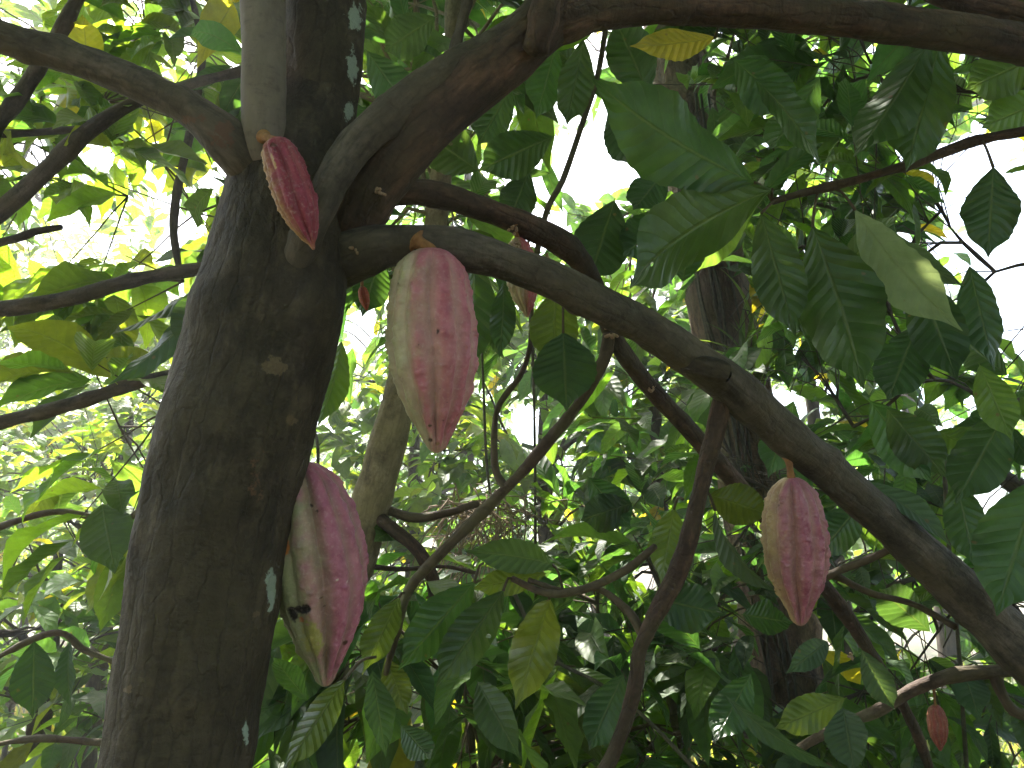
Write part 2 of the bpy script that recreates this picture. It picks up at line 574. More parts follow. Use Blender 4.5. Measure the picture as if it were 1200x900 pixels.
# ------------------------------------------------------------------ leaves
def leaf_array(leaves, ns, nw, ripple=False):
    """leaves: rows base3 dir3 nrm3 L W bend fold wave twist pet color3 -> verts, quads, uv, colour."""
    A = np.asarray(leaves, float)
    n = len(A)
    base, dr, nr = A[:, 0:3], unit(A[:, 3:6]), A[:, 6:9]
    L, W, bend, fold, wave, twist, pet = (A[:, k][:, None] for k in range(9, 16))
    color = A[:, 16:19]
    nr = unit(nr - dr * (nr * dr).sum(1, keepdims=True))
    sd_ = np.cross(nr, dr)
    s = np.r_[-1.0, np.linspace(0, 1, ns + 1)]
    wv = np.linspace(-1, 1, nw + 1)
    S, Wv = np.meshgrid(s, wv, indexing='ij')
    S, Wv = S.ravel()[None], Wv.ravel()[None]
    sp = np.clip(S, 0, 1)
    prof = np.sin(np.pi * np.clip(sp, 0, 1) ** 0.98) ** 0.92
    prof = prof * (1 - 0.62 * sstep(0.74, 0.97, sp))      # drip tip
    prof = np.maximum(prof, 0.0) + 0.012
    prof = np.where(S < 0, 0.022, prof)
    pet_s = np.where(S < 0, -pet, 0.0)
    b = np.where(np.abs(bend) < 1e-3, 1e-3, bend)
    k = 2 * np.sin(b / 2) / b
    x = ((np.sin(b / 2) - np.sin(b * (0.5 - sp))) / b) / k + pet_s * np.cos(b / 2)
    z = ((np.cos(b * (0.5 - sp)) - np.cos(b / 2)) / b) / k + pet_s * np.sin(b / 2)
    x, z = x * L, z * L
    hw = prof * W / 2
    y = Wv * hw * np.cos(fold)
    z2 = np.abs(Wv) * hw * np.sin(fold)
    phase = (base[:, :1] * 37 + base[:, 2:3] * 23)
    z2 = z2 + wave * hw * Wv ** 2 * np.sin(2 * np.pi * (2.2 * sp + 0.25 * np.sign(Wv)) + phase)
    z2 = z2 + 0.4 * wave * hw * Wv * np.sin(2 * np.pi * 1.1 * sp + phase * 1.7)
    if ripple:
        q = np.abs(Wv)
        z2 = z2 + 0.042 * hw * np.sin(2 * np.pi * (11 * sp - 1.5 * q) + 0.7 * np.sign(Wv)) * (q * (1.25 - q)) * 2.2
        y = y * (1 + 0.02 * np.sin(2 * np.pi * 11 * sp + phase))
    tw = twist * sp
    y, z2 = y * np.cos(tw) - z2 * np.sin(tw), y * np.sin(tw) + z2 * np.cos(tw)
    # cross-section follows the bend
    ang = b * (0.5 - sp)
    x = x - z2 * np.sin(ang)
    z = z + z2 * np.cos(ang)
    v = base[:, None] + dr[:, None] * x[..., None] + sd_[:, None] * y[..., None] + nr[:, None] * z[..., None]
    m = S.shape[1]
    cols = nw + 1
    a = np.arange(ns + 1)[:, None] * cols
    j = np.arange(nw)[None]
    q = np.stack([a + j, a + cols + j, a + cols + j + 1, a + j + 1], 2).reshape(-1, 4)[:, ::-1]
    f = (np.arange(n)[:, None, None] * m + q[None]).reshape(-1, 4)
    uv = np.broadcast_to(np.stack([(Wv[0] + 1) / 2, sp[0]], 1)[None], (n, m, 2)).reshape(-1, 2)
    c = np.repeat(color, m, 0)
    return v.reshape(-1, 3), f, uv, c


def add_leaves(mb, leaves, ns=7, nw=4, ripple=False):
    if len(leaves):
        v, f, uv, c = leaf_array(leaves, ns, nw, ripple)
        mb.add(v, f, uv=uv, leaf_color=c)


def jitter_col(c, a=0.22, rnd=random):
    k = math.exp(rnd.uniform(-a, a) * 1.7)
    return [max(0.004, x * k * (1 + rnd.uniform(-0.10, 0.10))) for x in c]


# gaps in the canopy: tunnels of open air running away from the trail (photo ellipse, nearest depth)
GAPS = [(698, 192, 48, 34), (704, 74, 14, 22), (740, 178, 16, 18), (902, 482, 42, 24), (1172, 285, 40, 66), (1140, 182, 52, 17), (1188, 375, 30, 36), (1160, 605, 32, 40),
        (1098, 200, 28, 17), (1195, 720, 24, 26), (1020, 70, 12, 10), (1090, 340, 14, 12), (985, 395, 12, 10), (110, 290, 55, 16), (190, 278, 40, 14), (158, 35, 14, 16),
        (620, 500, 18, 24), (540, 370, 14, 26), (760, 680, 16, 14), (1090, 765, 28, 14), (660, 420, 14, 20), (960, 760, 12, 16),
        (770, 285, 26, 16), (1110, 390, 22, 26), (190, 255, 26, 20), (110, 190, 16, 14), (425, 390, 16, 26)]
_g = random.Random(31)
for _k in range(90):
    if _k < 26:
        GAPS.append((_g.uniform(0, 290), _g.uniform(0, 330), _g.uniform(4, 9), _g.uniform(4, 8)))
    else:
        GAPS.append((_g.uniform(420, 1200) if _k % 3 else _g.uniform(860, 1200), _g.uniform(60, 800), _g.uniform(5, 10), _g.uniform(5, 10)))
GA = np.array(GAPS, float)


def in_gap(p, grow=1.0):
    x, y, d = proj(p)
    if d > 6.5 and x < 300:
        return False
    return bool((((x - GA[:, 0]) / (GA[:, 2] * grow)) ** 2 + ((y - GA[:, 1]) / (GA[:, 3] * grow)) ** 2 < 1).any())


CLEAR = np.array([(798, 165, 34, 60), (838, 375, 40, 60), (882, 540, 36, 50), (925, 775, 42, 60), (450, 570, 24, 60), (770, 100, 20, 30)], float)


def keep_leaf(base, tip, dmin, grow=1.0):
    base, tip = np.asarray(base), np.asarray(tip)
    mid = (base + tip) / 2
    for q in (base, mid, tip):
        x, y, d = proj(q)
        if d < dmin and d > -0.2 and -250 < x < 1450 and -200 < y < 1100:
            return False
    d = (mid - CAM) @ FWD
    if d < 2.6:
        for f in (.1, .35, .6, .85):
            x, y, _ = proj(base + (tip - base) * f)
            if (((x - CLEAR[:, 0]) / CLEAR[:, 2]) ** 2 + ((y - CLEAR[:, 1]) / CLEAR[:, 3]) ** 2 < 1).any():
                return False
    if d < 4:
        grow *= 1.2
    return not any(in_gap(base + (tip - base) * f, grow * g) for f, g in ((.15, .9), (.35, 1), (.55, 1), (.78, 1), (1.0, .9)))


def twig_leaves(a, tdir, length, nleaf, Lr, colors, rnd, droop=0.5, wide=0.32, spread=0.9, dmin=1.3, yellow=0.012, sunny=0.0):
    """Leaves set alternately along one twig; returns leaf rows."""
    out = []
    tdir = unit(tdir)
    side = unit(np.cross(tdir, [0, 0, 1.0]) + 1e-6)
    for k in range(nleaf):
        f = 0.3 + 0.7 * (k + 0.5) / nleaf
        b = a + tdir * length * f + np.array([0, 0, -1.0]) * length * 0.18 * f * f
        sg = 1 if k % 2 else -1
        L = rnd.uniform(*Lr) * (0.75 + 0.35 * math.sin(math.pi * f))
        d = tdir * rnd.uniform(0.25, 0.8) + side * sg * spread * rnd.uniform(0.5, 1.1) + np.array([0, 0, -1.0]) * rnd.uniform(0.1, 1.0) * droop * 2 + np.array([rnd.gauss(0, .2), rnd.gauss(0, .2), rnd.gauss(0, .2)])
        if k == nleaf - 1:
            d = tdir + np.array([0, 0, -1.0]) * droop
        d = unit(d)
        nr = np.array([rnd.gauss(0, 0.38), rnd.gauss(0, 0.38), 1.0])
        if abs(d[2]) > 0.85:
            nr = nr + unit(tdir) * -0.6
        b2 = b + d * L * 0.09
        if not keep_leaf(b2, b2 + d * L, dmin):
            continue
        r = rnd.random()
        c = jitter_col(rnd.choice(YELLOW), 0.2, rnd) if r < yellow else jitter_col(rnd.choice(colors), 0.25, rnd)
        out.append([*b2, *d, *nr, L, L * wide * rnd.uniform(0.85, 1.2), rnd.uniform(0.1, 1.5), rnd.uniform(0.05, 0.65), rnd.uniform(0.06, 0.32), rnd.gauss(0, 0.5), 0.09, *c])
    return out


def curve3(a, b, lift, r0, r1, n=5, rnd=random, wob=0.04):
    a, b = np.asarray(a, float), np.asarray(b, float)
    L = np.linalg.norm(b - a)
    rows = []
    for k in range(n):
        t = k / (n - 1)
        p = a * (1 - t) + b * t + np.array([0, 0, 1]) * lift * math.sin(math.pi * t) * L
        if 0 < k < n - 1:
            p = p + np.array([rnd.gauss(0, wob), rnd.gauss(0, wob), rnd.gauss(0, wob)]) * L
        rows.append([*p, r0 * (1 - t) + r1 * t])
    return rows


def plant(name, label, cat, base, trunk, clusters, Lr, colors, seed, group=None, bark=None, leafmat=None, ntw=7, nleaf=7, twl=(0.25, 0.5),
          res=(7, 4), droop=0.5, wide=0.32, dmin=1.3, yellow=0.012, trunk_seg=16, trunk_rough=0.004, part='branch', limb_r=0.32):
    """A tree or bush: trunk, limbs (with their twigs) and one foliage mesh.
    trunk: rows (x,y,z,r) from the ground up; clusters: (centre3, radius)."""
    rnd = random.Random(seed)
    root = empty(name, base)
    tag(root, label, cat, group)
    bark = bark or M_LIMB
    tr = np.asarray(trunk, float)
    mb = MB()
    p, r, tn = tube(mb, tr, trunk_seg, 0.04, trunk_rough, 24, seed=seed, lump=0.08)
    mb.build('trunk' if cat == 'tree' else 'stem', bark, root)
    fol = MB()
    leaves = []
    net_p, net_r = [p], [r]
    mid_t = np.array(p[int(len(p) * .6)])
    for (c, rad) in sorted(clusters, key=lambda q: np.linalg.norm(np.asarray(q[0]) - p, axis=1).min()):
        c = np.asarray(c, float)
        ap, ar = np.concatenate(net_p), np.concatenate(net_r)
        # the limb leaves the trunk somewhat below the clump, on whichever part of the trunk is nearest
        dz = np.linalg.norm((ap - c) * [1, 1, 0.7] + [0, 0, 0.35 * rad], axis=1)
        dz[:int(len(p) * 0.18)] += 10
        k = int(np.argmin(dz))
        r0 = max(0.005, min(ar[k] * 0.8, limb_r * max(r) + 0.004))
        bm = MB()
        lim = curve3(ap[k], c, 0.12, r0, max(0.004, r0 * 0.35), 5, rnd)
        lp, lr, lt = tube(bm, lim, 8, 0.05, 0.002, 40, seed=seed)
        net_p.append(lp[len(lp) // 3:])
        net_r.append(lr[len(lr) // 3:])
        for q in range(ntw):
            i = int(len(lp) * rnd.uniform(0.45, 1.0)) - 1
            u = np.array([rnd.gauss(0, 1), rnd.gauss(0, 1), rnd.gauss(0.1, 0.7)])
            u = unit(u)
            end = c + u * rad * rnd.uniform(0.35, 1.0)
            st = lp[i]
            tl = rnd.uniform(*twl)
            d = unit(end - st + u * 0.15)
            far = np.linalg.norm(end - st)
            # sub-branch out to the twig's start
            rr = max(0.0022, lr[i] * 0.45)
            rows = curve3(st, end, 0.08, rr, rr * 0.6, 4, rnd)
            rows.append([*(end + d * tl + np.array([0, 0, -0.18]) * tl), 0.0014])
            qx, qy, qd = proj(np.array([r_[:3] for r_ in rows]))
            if ((qd < dmin) & (qd > -0.1) & (qx > -200) & (qx < 1400) & (qy > -200) & (qy < 1100)).any():
                continue
            if in_gap(end, 1.3) or in_gap(end + d * tl, 1.3):
                continue
            new = twig_leaves(end, d, tl, nleaf, Lr, colors, rnd, droop, wide, dmin=dmin, yellow=yellow)
            if len(new) < 2:
                continue
            tube(bm, rows, 5, 0.07, 0, seed=seed)
            leaves += new
            if far > 0.5:
                leaves += twig_leaves(st + (end - st) * 0.45, d, far * 0.5, max(2, nleaf // 2), Lr, colors, rnd, droop, wide, dmin=dmin, yellow=yellow)
        bm.build(part, bark, root)
    if leaves:
        add_leaves(fol, leaves, *res)
        fol.build('foliage', leafmat or M_LEAF, root)
    return root


# ================================================================== MAIN CACAO TREE
tree_base = np.array([-0.36, 0.80, 0.0])
main = empty('cacao_tree', tree_base)
tag(main, 'cacao tree with thick dark mossy trunk forking into several limbs, nearest of all the trees', 'tree')


def rows(*pts):
    """(px, py, half width in px, depth) -> (x, y, z, r)"""
    return [[*P(a, b, d), h * d / FPX] for (a, b, h, d) in pts]


SPOTS1 = [(322, 430, 16, 11), (341, 492, 8, 7), (452, 720, 6, 8), (470, 560, 5, 5), (300, 720, 5, 5), (150, 808, 5, 5)]
SPOTS2 = [(318, 690, 6, 28), (416, 20, 9, 16), (413, 80, 7, 20), (409, 130, 6, 12), (288, 860, 4, 16)]
SPOTS3 = [(262, 160, 18, 26), (225, 140, 25, 9), (300, 560, 10, 40), (290, 576, 5, 4)]


def paint_trunk(v):
    x, y, d = proj(v)
    out = np.zeros((len(v), 3))
    front = d < 0.93
    for k, spots in enumerate((SPOTS1, SPOTS2, SPOTS3)):
        for (a, b, sx, sy) in spots:
            g = np.exp(-(((x - a) / sx) ** 2 + ((y - b) / sy) ** 2) * 0.9) * (0.95 if k < 2 else 0.62)
            out[:, k] = np.maximum(out[:, k], g * front)
    return out


t_ctrl = [[-0.37, 0.83, -0.05, 0.115], [-0.365, 0.81, 0.25, 0.088], [-0.35, 0.79, 0.7, 0.076], [-0.335, 0.785, 1.1, 0.073]] + rows(
    (207, 900, 88, 0.745), (232, 720, 86, 0.77), (266, 560, 85, 0.79), (302, 420, 85, 0.81), (324, 330, 83, 0.825), (336, 250, 74, 0.84), (352, 170, 58, 0.86), (366, 110, 46, 0.88))
mb = MB()
tube(mb, t_ctrl, 150, 0.0042, 0.0042, 22, seed=3, lump=0.06, fine=0.0005, nmax=480, paint=paint_trunk, ring=0.0004,
     knots=[(0.70, 0.5, 0.02, 0.006), (0.62, -0.6, 0.015, 0.004), (0.78, 0.3, 0.018, 0.006), (0.88, 0.9, 0.03, 0.012), (0.87, -0.7, 0.025, 0.008)])
trunk = mb.build('trunk', M_TRUNK, main)


def limb(ctrl, mat, seed, seg=40, step=0.006, rough=0.0022, lump=0.09, fine=0.0003, ring=0.0003, name='branch', knots=(), paint=None):
    mb = MB()
    kr = random.Random(seed * 7 + 1)
    rm = float(np.mean([c[3] for c in ctrl]))
    knots = list(knots) + [(kr.uniform(.05, .95), kr.uniform(-math.pi, math.pi), rm * kr.uniform(.2, .45), rm * kr.uniform(.05, .17)) for _ in range(16)]
    tube(mb, ctrl, seg, step, rough, 34, seed=seed, lump=lump, fine=fine, nmax=420, ring=ring, knots=knots, paint=paint)
    return mb.build(name, mat, main)


# leader (dark) and the smooth upright shoot beside it
lead_top = P(392, -260, 1.0)
limb(rows((345, 215, 50, .86), (362, 150, 50, .875), (376, 80, 46, .885), (382, 0, 46, .90), (388, -120, 44, .93), (392, -260, 40, 1.0), (405, -520, 32, 1.15)), M_TRUNK, 21, 72, 0.005, 0.0026, paint=paint_trunk)
limb(rows((312, 210, 20, .83), (310, 172, 26, .80), (309, 120, 25.5, .795), (309, 60, 25, .80), (308, -20, 26, .815), (304, -160, 25, .86), (290, -420, 20, 1.0)), M_PALE, 22, 56, 0.006, 0.0006, 0.03, fine=0.0002, ring=0.0003)
# left limb
limb(rows((318, 225, 20, .84), (285, 182, 30, .805), (255, 152, 25, .79), (222, 128, 20, .79), (180, 106, 18, .79), (100, 74, 18, .785), (0, 43, 19, .77), (-160, -5, 19, .74), (-420, -70, 15, .72)), M_LIMB, 23, 56, 0.005, 0.0022,
     knots=[(0.20, 0.2, 0.012, 0.004)], paint=paint_trunk)
# twin limb towards upper right: thin strand in front, thick strand behind
limb(rows((328, 385, 10, .82), (340, 335, 15, .785), (352, 296, 19, .764), (372, 250, 20, .762), (394, 205, 20, .768), (425, 162, 21, .778), (480, 114, 22, .79), (540, 74, 20, .80), (600, 40, 19, .81), (640, 8, 18, .82)), M_LIMB, 24, 48, 0.005, 0.0018)
limb(rows((400, 300, 26, .85), (424, 242, 31, .83), (454, 192, 36, .815), (502, 142, 36, .81), (560, 92, 34, .815), (622, 42, 35, .825), (675, -8, 33, .84), (735, -75, 30, .87), (850, -220, 25, .95)), M_RED, 25, 64, 0.005, 0.0026)
limb(rows((446, 245, 8, .82), (458, 214, 12, .81), (486, 180, 12, .81), (520, 148, 8, .815)), M_LIMB, 26, 28, 0.004, 0.001)
# long limb along the top edge
limb(rows((630, 30, 27, .83), (668, 22, 25, .83), (710, 14, 20, .835), (800, 10, 18, .85), (900, 14, 20, .87), (1000, 22, 20, .89), (1100, 36, 22, .91), (1210, 54, 23, .93), (1400, 95, 20, .98), (1650, 160, 14, 1.1)), M_RED, 27, 56, 0.005, 0.0024)
limb(rows((628, 60, 16, .79), (636, 30, 15, .785), (642, 0, 15, .79), (650, -60, 13, .81)), M_RED, 28, 32, 0.005, 0.002)
limb(rows((528, 88, 8, .80), (535, 50, 7, .81), (548, 0, 7, .82), (560, -60, 6, .84), (590, -200, 5, .9)), M_LIMB, 29, 20, 0.006, 0.001)
limb(rows((1000, -60, 12, 1.1), (1090, -12, 13, 1.05), (1150, 8, 14, 1.02), (1220, 24, 14, 1.0), (1380, 60, 10, 1.0)), M_RED, 30, 28, 0.007, 0.002)
# long limb running down to the right
limb(rows((352, 330, 26, .85), (392, 310, 33, .84), (424, 298, 30, .825), (460, 289, 25, .82), (520, 290, 23, .82), (580, 303, 22, .835), (640, 325, 22, .85), (700, 355, 22, .87), (760, 386, 22, .90), (815, 424, 24, .93), (850, 447, 25, .95),
          (895, 487, 23, .98), (960, 543, 23, 1.02), (1040, 612, 24, 1.05), (1100, 668, 25, 1.07), (1150, 716, 28, 1.08), (1205, 765, 32, 1.08), (1300, 850, 30, 1.08), (1450, 960, 26, 1.1)), M_LIMB, 31, 64, 0.005, 0.0022,
     knots=[(0.48, -0.6, 0.010, 0.006)])
limb(rows((1150, 716, 12, 1.08), (1185, 732, 14, 1.08), (1230, 738, 14, 1.1), (1330, 720, 10, 1.15)), M_LIMB, 32, 28, 0.007, 0.002)
# second, thinner limb behind it
limb(rows((415, 255, 16, .90), (440, 232, 15, .90), (480, 225, 15, .91), (520, 230, 15.5, .93), (570, 246, 15, .96), (620, 266, 15, .99), (665, 290, 15, 1.02), (690, 322, 12, 1.05), (708, 362, 11, 1.07), (722, 400, 11, 1.09),
          (760, 452, 11, 1.12), (815, 512, 10, 1.16), (870, 575, 10, 1.2), (930, 645, 9, 1.25), (985, 712, 8, 1.3), (1030, 780, 7, 1.35), (1070, 850, 6, 1.4), (1100, 930, 5, 1.5)), M_RED, 33, 36, 0.006, 0.0016)
limb(rows((716, 388, 8, 1.08), (706, 425, 7, 1.09), (680, 470, 6.5, 1.1), (650, 508, 7, 1.1), (610, 555, 6.5, 1.1), (560, 605, 6.5, 1.1), (515, 650, 6.5, 1.1), (480, 690, 6, 1.1), (465, 740, 5, 1.1), (452, 790, 4, 1.1)), M_TWIG, 34, 20, 0.006, 0.0012)
limb(rows((592, 572, 5, 1.1), (580, 545, 4, 1.12), (583, 480, 4, 1.13), (610, 440, 4, 1.14), (622, 400, 3.4, 1.15), (622, 350, 3, 1.17)), M_TWIG, 35, 14, 0.008, 0.001)
# shoot dropping from the long limb
limb(rows((846, 466, 12, .955), (838, 505, 11.5, .965), (824, 560, 11, .97), (812, 610, 10.5, .975), (795, 670, 10, .98), (768, 722, 10, .98), (750, 760, 9.5, .98), (744, 805, 9.5, .98), (728, 860, 9.5, .98), (708, 905, 9.5, .98), (670, 990, 10, .98)), M_RED, 36, 32, 0.005, 0.0016)
limb(rows((752, 742, 5, .985), (735, 715, 4.5, 1.0), (700, 690, 4, 1.03), (660, 692, 4, 1.05), (620, 680, 3, 1.08)), M_TWIG, 37, 14, 0.008, 0.001)
limb(rows((768, 640, 4, 1.02), (730, 670, 4.5, 1.01), (680, 692, 4, 1.02), (640, 695, 3.5, 1.04), (600, 678, 3, 1.06)), M_TWIG, 38, 14, 0.008, 0.001)
# thin leafy branch from the right
limb(rows((1330, 130, 8, 1.06), (1250, 143, 7.5, 1.05), (1200, 154, 7, 1.05), (1140, 166, 6.5, 1.05), (1080, 188, 6, 1.05), (1000, 212, 5, 1.05), (950, 224, 4, 1.05), (905, 236, 3, 1.05)), M_RED, 39, 16, 0.007, 0.0014)
# lower right tangle
limb(rows((1230, 785, 8, 1.2), (1180, 786, 8, 1.2), (1120, 791, 8.5, 1.2), (1070, 808, 8, 1.2), (1030, 832, 7, 1.2), (985, 850, 5, 1.2), (930, 880, 4, 1.2)), M_TWIG, 40, 18, 0.007, 0.0014)
limb(rows((1165, 790, 7, 1.2), (1175, 815, 6, 1.19), (1192, 835, 6, 1.18), (1230, 842, 6, 1.18)), M_TWIG, 41, 16, 0.007, 0.001)
limb(rows((975, 672, 4, 1.15), (1020, 695, 4, 1.15), (1070, 708, 4, 1.13), (1120, 735, 5, 1.11)), M_TWIG, 42, 12, 0.008, 0.001)
limb(rows((1052, 640, 4, 1.06), (1020, 655, 5, 1.08), (985, 668, 5, 1.1), (940, 690, 4, 1.14)), M_TWIG, 43, 12, 0.008, 0.001)
# cut stub on the long limb
mb = MB()
tube(mb, [[*P(800, 428, .918), .008], [*P(825, 430, .905), .0135], [*P(845, 436, .90), .0135], [*P(850, 438, .90), .011], [*P(846, 437, .902), .007], [*P(835, 434, .905), .004]], 28, 0.002, 0.001, 60, seed=9)
mb.build('cut_stub', M_TRUNK, main)
# small flower cushions on the bark
M_FLOWER = plain_material('dry_flower', (0.22, 0.12, 0.06), (0.36, 0.25, 0.17), 200)
rnd = random.Random(5)
for (a, b, d, s) in [(418, 294, .80, .004), (443, 226, .79, .0035), (640, 303, .99, .003), (602, 268, .965, .004), (604, 285, .962, .004), (716, 392, 1.07, .006), (765, 455, 1.11, .005), (998, 770, 1.0, .003)]:
    mb = MB()
    for k in range(6):
        q = P(a, b, d) + np.array([rnd.gauss(0, s * .7), rnd.gauss(0, s * .4), rnd.gauss(0, s * .7)])
        tube(mb, [[*q, s * .5], [*(q + np.array([rnd.gauss(0, s * .4), -s * .6, rnd.gauss(0, s * .4)])), s * .35]], 8, 0.001, .0006, 300)
    mb.build('flower_cushion', M_FLOWER, main)

# ---- the big near leaves, each with the place, length and turn it has in the photo
hero = MB()
DK, MD, LT, YL, YG, BL = (0.022, 0.052, 0.016), (0.029, 0.064, 0.017), (0.055, 0.100, 0.018), (0.34, 0.22, 0.015), (0.062, 0.092, 0.016), (0.026, 0.058, 0.026)  # BL: bluish tint standing in for sky sheen
hero_rows = []
hr = random.Random(19)


def hero_leaf(bx, by, tx, ty, wpx, d0, d1, col, bend=0.5, under=True, sgn=1, fold=0.25, wave=0.10, wide=0.36, twist=0.0, stalk=None):
    """under=True: we look at its lower face."""
    a, b = P(bx, by, d0), P(tx, ty, d1)
    L = np.linalg.norm(b - a)
    dr = unit(b - a)
    m = (a + b) / 2
    tocam = unit(CAM - m)
    tocam = unit(tocam - dr * (tocam @ dr))
    side = np.cross(dr, tocam)
    wid = max(L * wide, wpx * (d0 + d1) / 2 / FPX)
    roll = math.acos(min(1, wpx * (d0 + d1) / 2 / FPX / wid))
    n = tocam * math.cos(roll) + side * math.sin(roll) * sgn
    if under:
        n = -n
    hero_rows.append([*a, *dr, *n, L, wid, bend * hr.uniform(.9, 1.7), fold * hr.uniform(.8, 1.4), wave * hr.uniform(1.0, 2.2), twist + hr.gauss(0, .35), 0.03, *jitter_col(col, 0.14)])
    if stalk is not None:
        s = P(*stalk)
        mid = (s + a) / 2 + np.array([0, 0, 0.008])
        sm = MB()
        tube(sm, [[*s, .0022], [*mid, .0018], [*a, .0022]], 6, 0.01)
        sm.build('leaf_stalk', M_TWIG, main)


H = hero_leaf
tw = (905, 236, 1.05)
H(884, 214, 694, 92, 84, 1.02, .90, MD, 0.3, True, 1, .12, .10, .42, stalk=(905, 236, 1.05))
H(905, 222, 738, 338, 92, 1.03, .92, MD, 0.55, True, -1, .2, .14, .42, stalk=tw)
H(892, 250, 932, 394, 62, 1.04, .99, MD, 0.5, True, 1, .3, .12, stalk=(930, 229, 1.05))
H(952, 266, 1012, 456, 98, 1.04, .95, MD, 0.6, True, 1, .15, .12, .46, stalk=(960, 222, 1.05))
H(1002, 246, 1128, 388, 52, 1.05, .98, (0.075, 0.110, 0.090), 0.3, False, 1, .3, .10, stalk=(975, 219, 1.05))  # sky reflection put into the blue-grey colour of this leaf and the next
H(1030, 262, 1130, 335, 34, 1.1, 1.08, (0.06, 0.09, 0.07), 0.4, False, 1, .3, .10)
H(1164, 196, 1158, 302, 62, 1.0, .98, DK, 0.3, True, 1, .15, .12, .42, stalk=(1150, 164, 1.05))
H(1090, 46, 1000, 184, 66, .98, .94, MD, 0.4, True, 1, .2, .10, stalk=(1110, 38, .92))
H(1102, 48, 1062, 200, 78, 1.0, .98, MD, 0.4, True, -1, .2, .12, .42, stalk=(1110, 38, .92))
H(1216, 560, 1168, 722, 92, 1.0, .96, DK, 0.4, True, 1, .15, .16, .46)
H(1230, 60, 1132, 105, 60, 1.1, 1.08, LT, 0.5, True, 1, .2, .1)
H(1240, 110, 1150, 150, 50, 1.12, 1.1, LT, 0.5, True, 1, .2, .1)
H(684, 46, 664, 148, 46, 1.05, 1.03, MD, 0.4, True, 1, .25, .1, .4)
H(652, 52, 628, 140, 44, 1.1, 1.08, MD, 0.4, True, -1, .25, .1, .4)
H(648, 160, 560, 200, 56, 1.2, 1.15, MD, 0.5, True, 1, .15, .1, .42)
H(660, 390, 664, 482, 74, 1.05, 1.03, DK, 0.5, False, 1, .1, .1, .6, stalk=(660, 360, 1.06))
H(838, 44, 738, 54, 36, .98, .95, (0.30, 0.26, 0.03), 0.2, True, 1, .08, .06, .4, stalk=(850, 28, .9))
H(790, 596, 774, 684, 46, 1.08, 1.06, YG, 0.4, True, 1, .2, .22, .42, stalk=(800, 585, 1.0))
H(838, 598, 910, 694, 20, 1.02, .96, BL, 0.7, False, 1, .4, .08, stalk=(826, 575, .98))
H(832, 580, 905, 604, 50, 1.06, 1.05, YG, 0.5, True, 1, .2, .10)
H(1008, 566, 1114, 640, 20, 1.08, 1.02, BL, 0.5, False, -1, .35, .06)
H(760, 700, 850, 720, 60, 1.15, 1.1, DK, 0.5, True, 1, .2, .1)
H(244, 326, 128, 392, 22, 1.0, .96, MD, 0.5, True, 1, .3, .12, .28)
H(246, 338, 128, 450, 26, .98, .94, DK, 0.4, True, 1, .35, .12, .30)
H(256, 338, 208, 414, 60, .96, .95, DK, 0.4, True, 1, .1, .1, .55)
H(556, 682, 466, 786, 58, 1.06, 1.0, MD, 0.5, True, 1, .3, .10, stalk=(566, 660, 1.1))
H(590, 692, 510, 806, 56, 1.04, .98, MD, 0.5, True, -1, .35, .10, stalk=(600, 678, 1.06))
H(644, 702, 604, 832, 58, 1.04, 1.02, YG, 0.8, True, 1, .2, .25, .40, stalk=(640, 695, 1.04))
H(648, 662, 544, 646, 40, 1.1, 1.05, MD, 0.6, False, 1, .3, .1, stalk=(660, 692, 1.05))
H(640, 672, 552, 690, 34, 1.08, 1.06, YG, 0.5, True, 1, .2, .1)
H(468, 700, 424, 792, 40, 1.08, 1.05, LT, 0.5, True, 1, .2, .12, stalk=(476, 700, 1.1))
H(452, 772, 478, 838, 34, 1.1, 1.08, YG, 0.5, True, 1, .2, .15)
H(404, 796, 330, 906, 44, .92, .88, LT, 0.5, True, 1, .4, .08, stalk=(440, 770, 1.0))
H(436, 786, 452, 888, 38, .98, .96, DK, 0.5, False, 1, .3, .1)
H(470, 850, 505, 890, 36, 1.1, 1.05, MD, .5, True, 1, .3, .1)
H(40, 752, 38, 842, 46, 1.1, 1.08, DK, 0.4, False, 1, .2, .1, .5)
H(82, 752, 84, 832, 24, 1.15, 1.12, DK, 0.4, False, 1, .3, .1, .4)
H(990, 818, 908, 854, 42, 1.12, 1.1, YG, 0.4, True, 1, .15, .14, .44)
H(988, 830, 1002, 908, 52, 1.05, 1.0, BL, 0.5, False, 1, .3, .08, .5)
H(1010, 762, 1048, 832, 34, 1.14, 1.12, BL, 0.4, False, -1, .35, .08)
H(970, 752, 920, 790, 30, 1.1, 1.05, BL, 0.4, False, 1, .3, .08)
H(850, 815, 988, 905, 24, 1.0, .92, BL, 0.6, False, 1, .35, .08, .2)
H(1148, 428, 1186, 516, 44, 1.2, 1.15, LT, 0.4, True, 1, .2, .1)
H(590, 330, 585, 420, 30, 1.0, 1.0, DK, .4, True, 1, .2, .1, .35)
H(555, 300, 540, 440, 44, 1.1, 1.08, MD, .4, True, 1, .2, .1, .4)
H(650, 340, 650, 430, 60, 1.12, 1.1, YG, .4, True, 1, .2, .1, .5)
H(446, 300, 424, 372, 44, 1.0, .98, MD, .4, True, 1, .2, .1, .5)
H(400, 400, 372, 500, 34, 1.0, .98, LT, .5, True, 1, .4, .1)
H(560, 200, 490, 150, 60, 1.25, 1.2, MD, .5, True, 1, .2, .1, .42)
H(720, 235, 690, 330, 70, 1.25, 1.2, DK, .5, True, 1, .2, .1, .5)
H(790, 250, 730, 300, 60, 1.25, 1.2, DK, .5, True, 1, .2, .1, .5)
H(760, 110, 720, 20, 60, 1.2, 1.15, MD, .5, True, 1, .2, .1, .5)
H(860, 70, 930, 130, 60, 1.2, 1.15, MD, .5, True, 1, .2, .1, .42)
